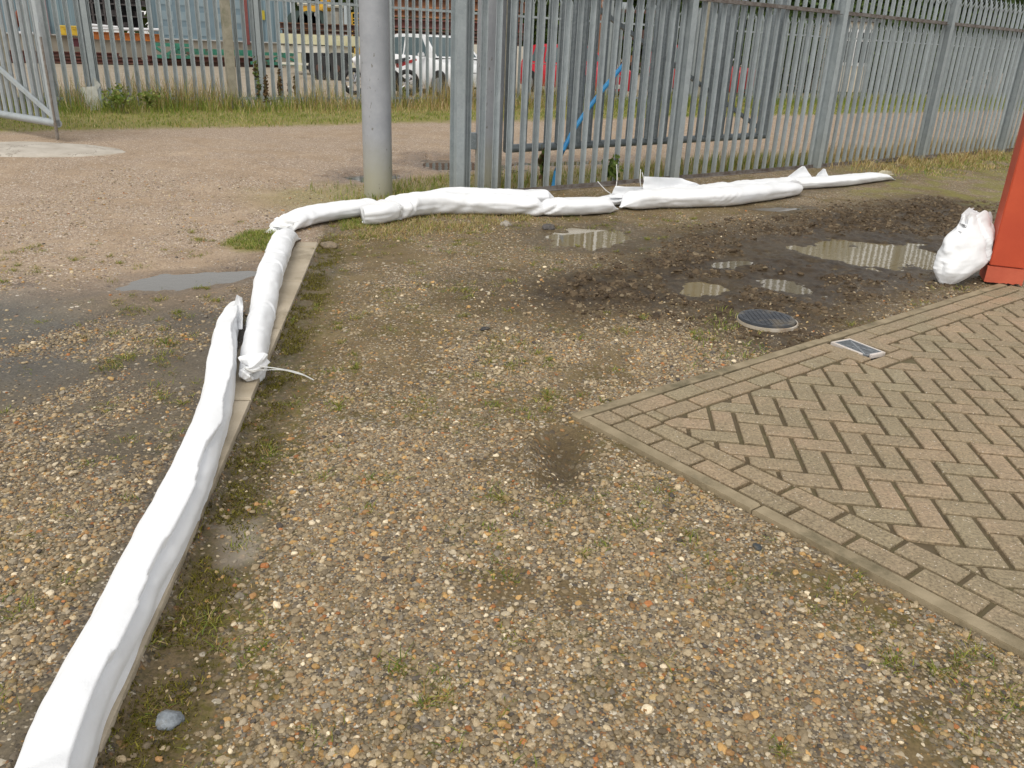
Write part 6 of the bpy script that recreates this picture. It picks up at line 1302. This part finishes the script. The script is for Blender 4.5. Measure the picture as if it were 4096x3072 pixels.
# slim white lamp pole and red post behind the fences
p = aty(3128*SRC, 80*SRC, 30.); o = empty('lamp_pole', 'slim pole, white above and grey below, behind the open gate leaf tip', 'pole', (p[0], 30., YG)); MB().tube([(0, 0, 0), (0, 0, 2.3)], .06, 12).build('lower_tube', M['galv_far'], o, smooth=True); MB().tube([(0, 0, 2.3), (0, 0, 5.5)], .05, 12).build('upper_tube', whp, o, smooth=True)
p = aty(2402*SRC, 100*SRC, 29.); o = empty('rack_post', 'tall rust-orange steel rack upright behind the red hatchback', 'rack', (p[0], 29., YG)); MB().sweep([(0, 0, 0), (0, 0, 4.5)], isec(.14, .14, .02), up=(0, 1, 0)).build('upright', rust3, o)
for z in (.9, 1.7, 2.5, 3.3): MB().box((1.2, .4, z), (2.4, .08, .10)).build('shelf_beam', rust2, o)
MB().box((2.4, .4, 2.2), (.1, .1, 4.2)).build('upright', rust2, o)
for k in range(9): MB().box((.3+.23*k, .6, .9+.8*(k % 4)+.16), (.2, .4, .2)).build('stored_box', [rust3, rust2, M['galv_far'], blk][k % 4], o)
# small blue plastic bottle lying in the verge grass
q = G(3262*SRC, 398*SRC, .14); o = empty('plastic_bottle', 'tiny blue plastic bottle lying in the grass of the far verge', 'bottle', (q[0], q[1], .16), .7); bl = basic('blue_bottle', (.03, .12, .40), None, .25); MB().tube([(-.12, 0, .0), (.06, 0, 0), (.10, 0, 0), (.14, 0, 0)], .045, 14, scale=[1, 1, .5, .35]).build('bottle_body', bl, o, smooth=True); MB().tube([(.14, 0, 0), (.165, 0, 0)], .019, 10).build('cap', whp, o)
# ---- shrubs / tall weeds against the far fence
def leafcloud(name, n, ctr, rad, size, cols, mat, parent=None, seed=1, clumps=9):
    r = np.random.default_rng(seed); cc = r.normal(0, 1, (clumps, 3)); cc /= np.linalg.norm(cc, axis=1)[:, None]; cc *= r.random((clumps, 1))**.4*.62
    k = r.integers(0, clumps, n); d = r.normal(0, 1, (n, 3)); d /= np.linalg.norm(d, axis=1)[:, None]; p = cc[k]+d*(r.random((n, 1))**.45)*r.uniform(.30, .48, (clumps, 1))[k]
    p = p*np.array(rad)+np.array(ctr); a = r.normal(0, 1, (n, 3)); a /= np.linalg.norm(a, axis=1)[:, None]; b = np.cross(a, r.normal(0, 1, (n, 3))); b /= np.linalg.norm(b, axis=1)[:, None]; s = size*r.uniform(.6, 1.4, (n, 1))
    V = np.stack([p-a*s, p-b*s*.55, p+a*s, p+b*s*.55], 1).reshape(-1, 3); me = npmesh(name, V, np.arange(n*4).reshape(n, 4)); at = me.attributes.new('col', 'FLOAT_COLOR', 'POINT')
    base = np.array(cols)[r.integers(0, len(cols), n)]*r.uniform(.75, 1.25, (n, 1)); c4 = np.ones((n, 4, 4), np.float32); c4[:, :, :3] = base[:, None]; at.data.foreach_set('color', c4.ravel()); return link(name, me, mat, parent)
LC = [(.045, .075, .016), (.06, .095, .02), (.03, .055, .014), (.085, .12, .03)]
bark = basic('bark', (.09, .065, .045), (.05, .038, .028), .9, 0, 6, .01, 20)
def tree(seed, h, w_):
    r = random.Random(seed); root = empty('leafy_tree', 'x', 'tree', (0, 0, 0), 0, 'trees behind the yard'); t = MB(); t.tube([(0, 0, -.3), (.05, .02, h*.25), (-.06, .05, h*.5), (.0, 0, h*.8)], .22, 10, scale=[1.25, .9, .6, .25])
    for k in range(8): a = r.uniform(0, 6.28); z = h*r.uniform(.12, .6); l = w_*r.uniform(.4, .8); t.tube([(0, 0, z), (math.cos(a)*l*.5, math.sin(a)*l*.5, z+l*.3), (math.cos(a)*l, math.sin(a)*l, z+l*.55)], .08, 6, scale=[1, .6, .25])
    t.build('trunk', bark, root, smooth=True); leafcloud('crown', 6500, (0, 0, h*.52), (w_, w_*.8, h*.52), .17, LC, GM, root, seed, 22); return root
def group_trees():
    protos = [tree(3, 9., 3.4), tree(4, 10.5, 3.8), tree(5, 8., 3.2)]; k = 0
    spots = [(-9.5, 52), (-5, 50), (-1.2, 53), (2.5, 50), (6.5, 52), (10.5, 50), (14.5, 53), (18.5, 51), (22.5, 49), (26, 47), (29, 44), (32.5, 42), (36, 40), (40, 42), (44, 44), (23, 38), (28.5, 37), (12, 44), (17.5, 43), (-13, 56), (33, 35), (37, 33)]
    where = ['behind the digger', 'behind the storage bay', 'behind the rusty beam stack at its left end', 'behind the rusty beam stack at its right end', 'behind the rust-orange rack', 'behind the farther red car', 'beyond the tip of the open gate leaf', 'left of the cabin, in the back row', 'behind the site cabin', 'right of the cabin, in the back row', 'right of the cabin, two trees along', 'above the spiked tops at the upper right', 'above the spiked tops, right of centre of that corner', 'in the upper right corner, nearest the frame edge', 'in the upper right corner, back row', 'in front of the back row, right beside the cabin', 'in the middle row, beyond the cabin roof', 'in the middle row, behind the lamp pole', 'in the middle row between lamp pole and cabin', 'behind the shed gable', 'nearest the upper right corner, front row', 'front row at the frame\'s right edge']
    for i, (x, y) in enumerate(spots):
        p = protos[i] if i < 3 else reptree(protos[i % 3], (0, 0, 0)); p.location = (x, y, YG); p.rotation_euler = (0, 0, i*1.7); s = .9+.25*((i*37) % 10)/10; p.scale = (s, s, s*.95); tag(p, 'dark leafy tree '+where[i])
group_trees()
# far field edge closing the view
b = leafcloud('far_hedge', 42000, (12, 66, 4.2), (60, 4, 4.6), .42, LC, GM, None, 77, 90); tag(b, 'dense dark far woodland edge', kind='stuff')
hx = [rp(s, 5.2) for s in (16.5, 47)]; mid = (hx[0]+hx[1])/2
b = leafcloud('bramble_hedge', 26000, (0, 0, 1.6), (15.5, 1.5, 2.3), .11, LC, GM, None, 81, 60); b.location = (mid[0], mid[1], YG); b.rotation_euler = (0, 0, math.radians(36.7)); tag(b, 'dense dark bramble growth behind the far fence', kind='stuff')
# nettles and willowherb by the fences
def weed_plant(px, py, z, h, cols, label, seed, sp=.12, nm='tall_weed', leaves=150):
    q = G(px, py, z); root = empty(nm, label, 'plant', (q[0], q[1], z-.03), seed, 'tall weeds along the fences'); s = MB(); r = random.Random(seed)
    for k in range(3): a = r.uniform(0, 6.28); l = h*r.uniform(.75, 1.05); s.tube([(0, 0, 0), (math.cos(a)*sp*.3, math.sin(a)*sp*.3, l*.55), (math.cos(a)*sp*.5, math.sin(a)*sp*.5, l)], .007, 5, scale=[1, .8, .4])
    s.build('stem', basic('weed_stem_%d' % seed, (.16, .15, .05)), root); leafcloud('foliage', leaves, (0, 0, h*.55), (sp, sp, h*.5), .035, cols, GM, root, seed, 14)
BRN = [(.13, .08, .04), (.17, .11, .05), (.10, .06, .035)]; GRN = [(.12, .18, .04), (.16, .22, .05), (.09, .14, .03)]; GRN2 = [(.18, .25, .05), (.24, .30, .07), (.30, .30, .10), (.14, .19, .04)]
for px, py, h, cols, lb, sp, lv in ((262, 243, .5, GRN2, 'bushy green nettle clump right of the white marker box', .34, 260), (560, 236, .95, BRN+GRN, 'tall willowherb with brown lower leaves, first right of the slim concrete post', .09, 140), (578, 236, .70, BRN, 'brown seeding willowherb second right of the slim concrete post', .07, 120), (607, 232, .75, BRN, 'brown dock stalk third right of the slim concrete post', .05, 110), (628, 226, .52, BRN, 'slanted brown dock stalk left of the round pillar', .05, 100), (640, 224, .60, BRN, 'brown dock stalk nearest the round pillar on its left', .05, 100), (330, 240, .4, GRN2, 'green weed clump between marker box and slim concrete post', .26, 180), (868, 216, .35, GRN, 'small green weed just right of the round pillar at the far fence', .15, 200), (1215, 212, .5, GRN, 'green nettle clump below the red hatchback', .25, 300), (1265, 212, .45, GRN, 'second green nettle clump below the red hatchback, to the right', .2, 260)):
    weed_plant(px, py, .14, h, cols, lb, int(px), sp, leaves=lv)
weed_plant(1172, 398, .05, .42, GRN+BRN, 'spiky green-brown weed just behind the near fence left of the blue pipe', 1172, .07, leaves=200)
weed_plant(1320, 392, .05, .35, GRN, 'leafy green weed behind the near fence right of the blue pipe', 1320, .14, leaves=160)
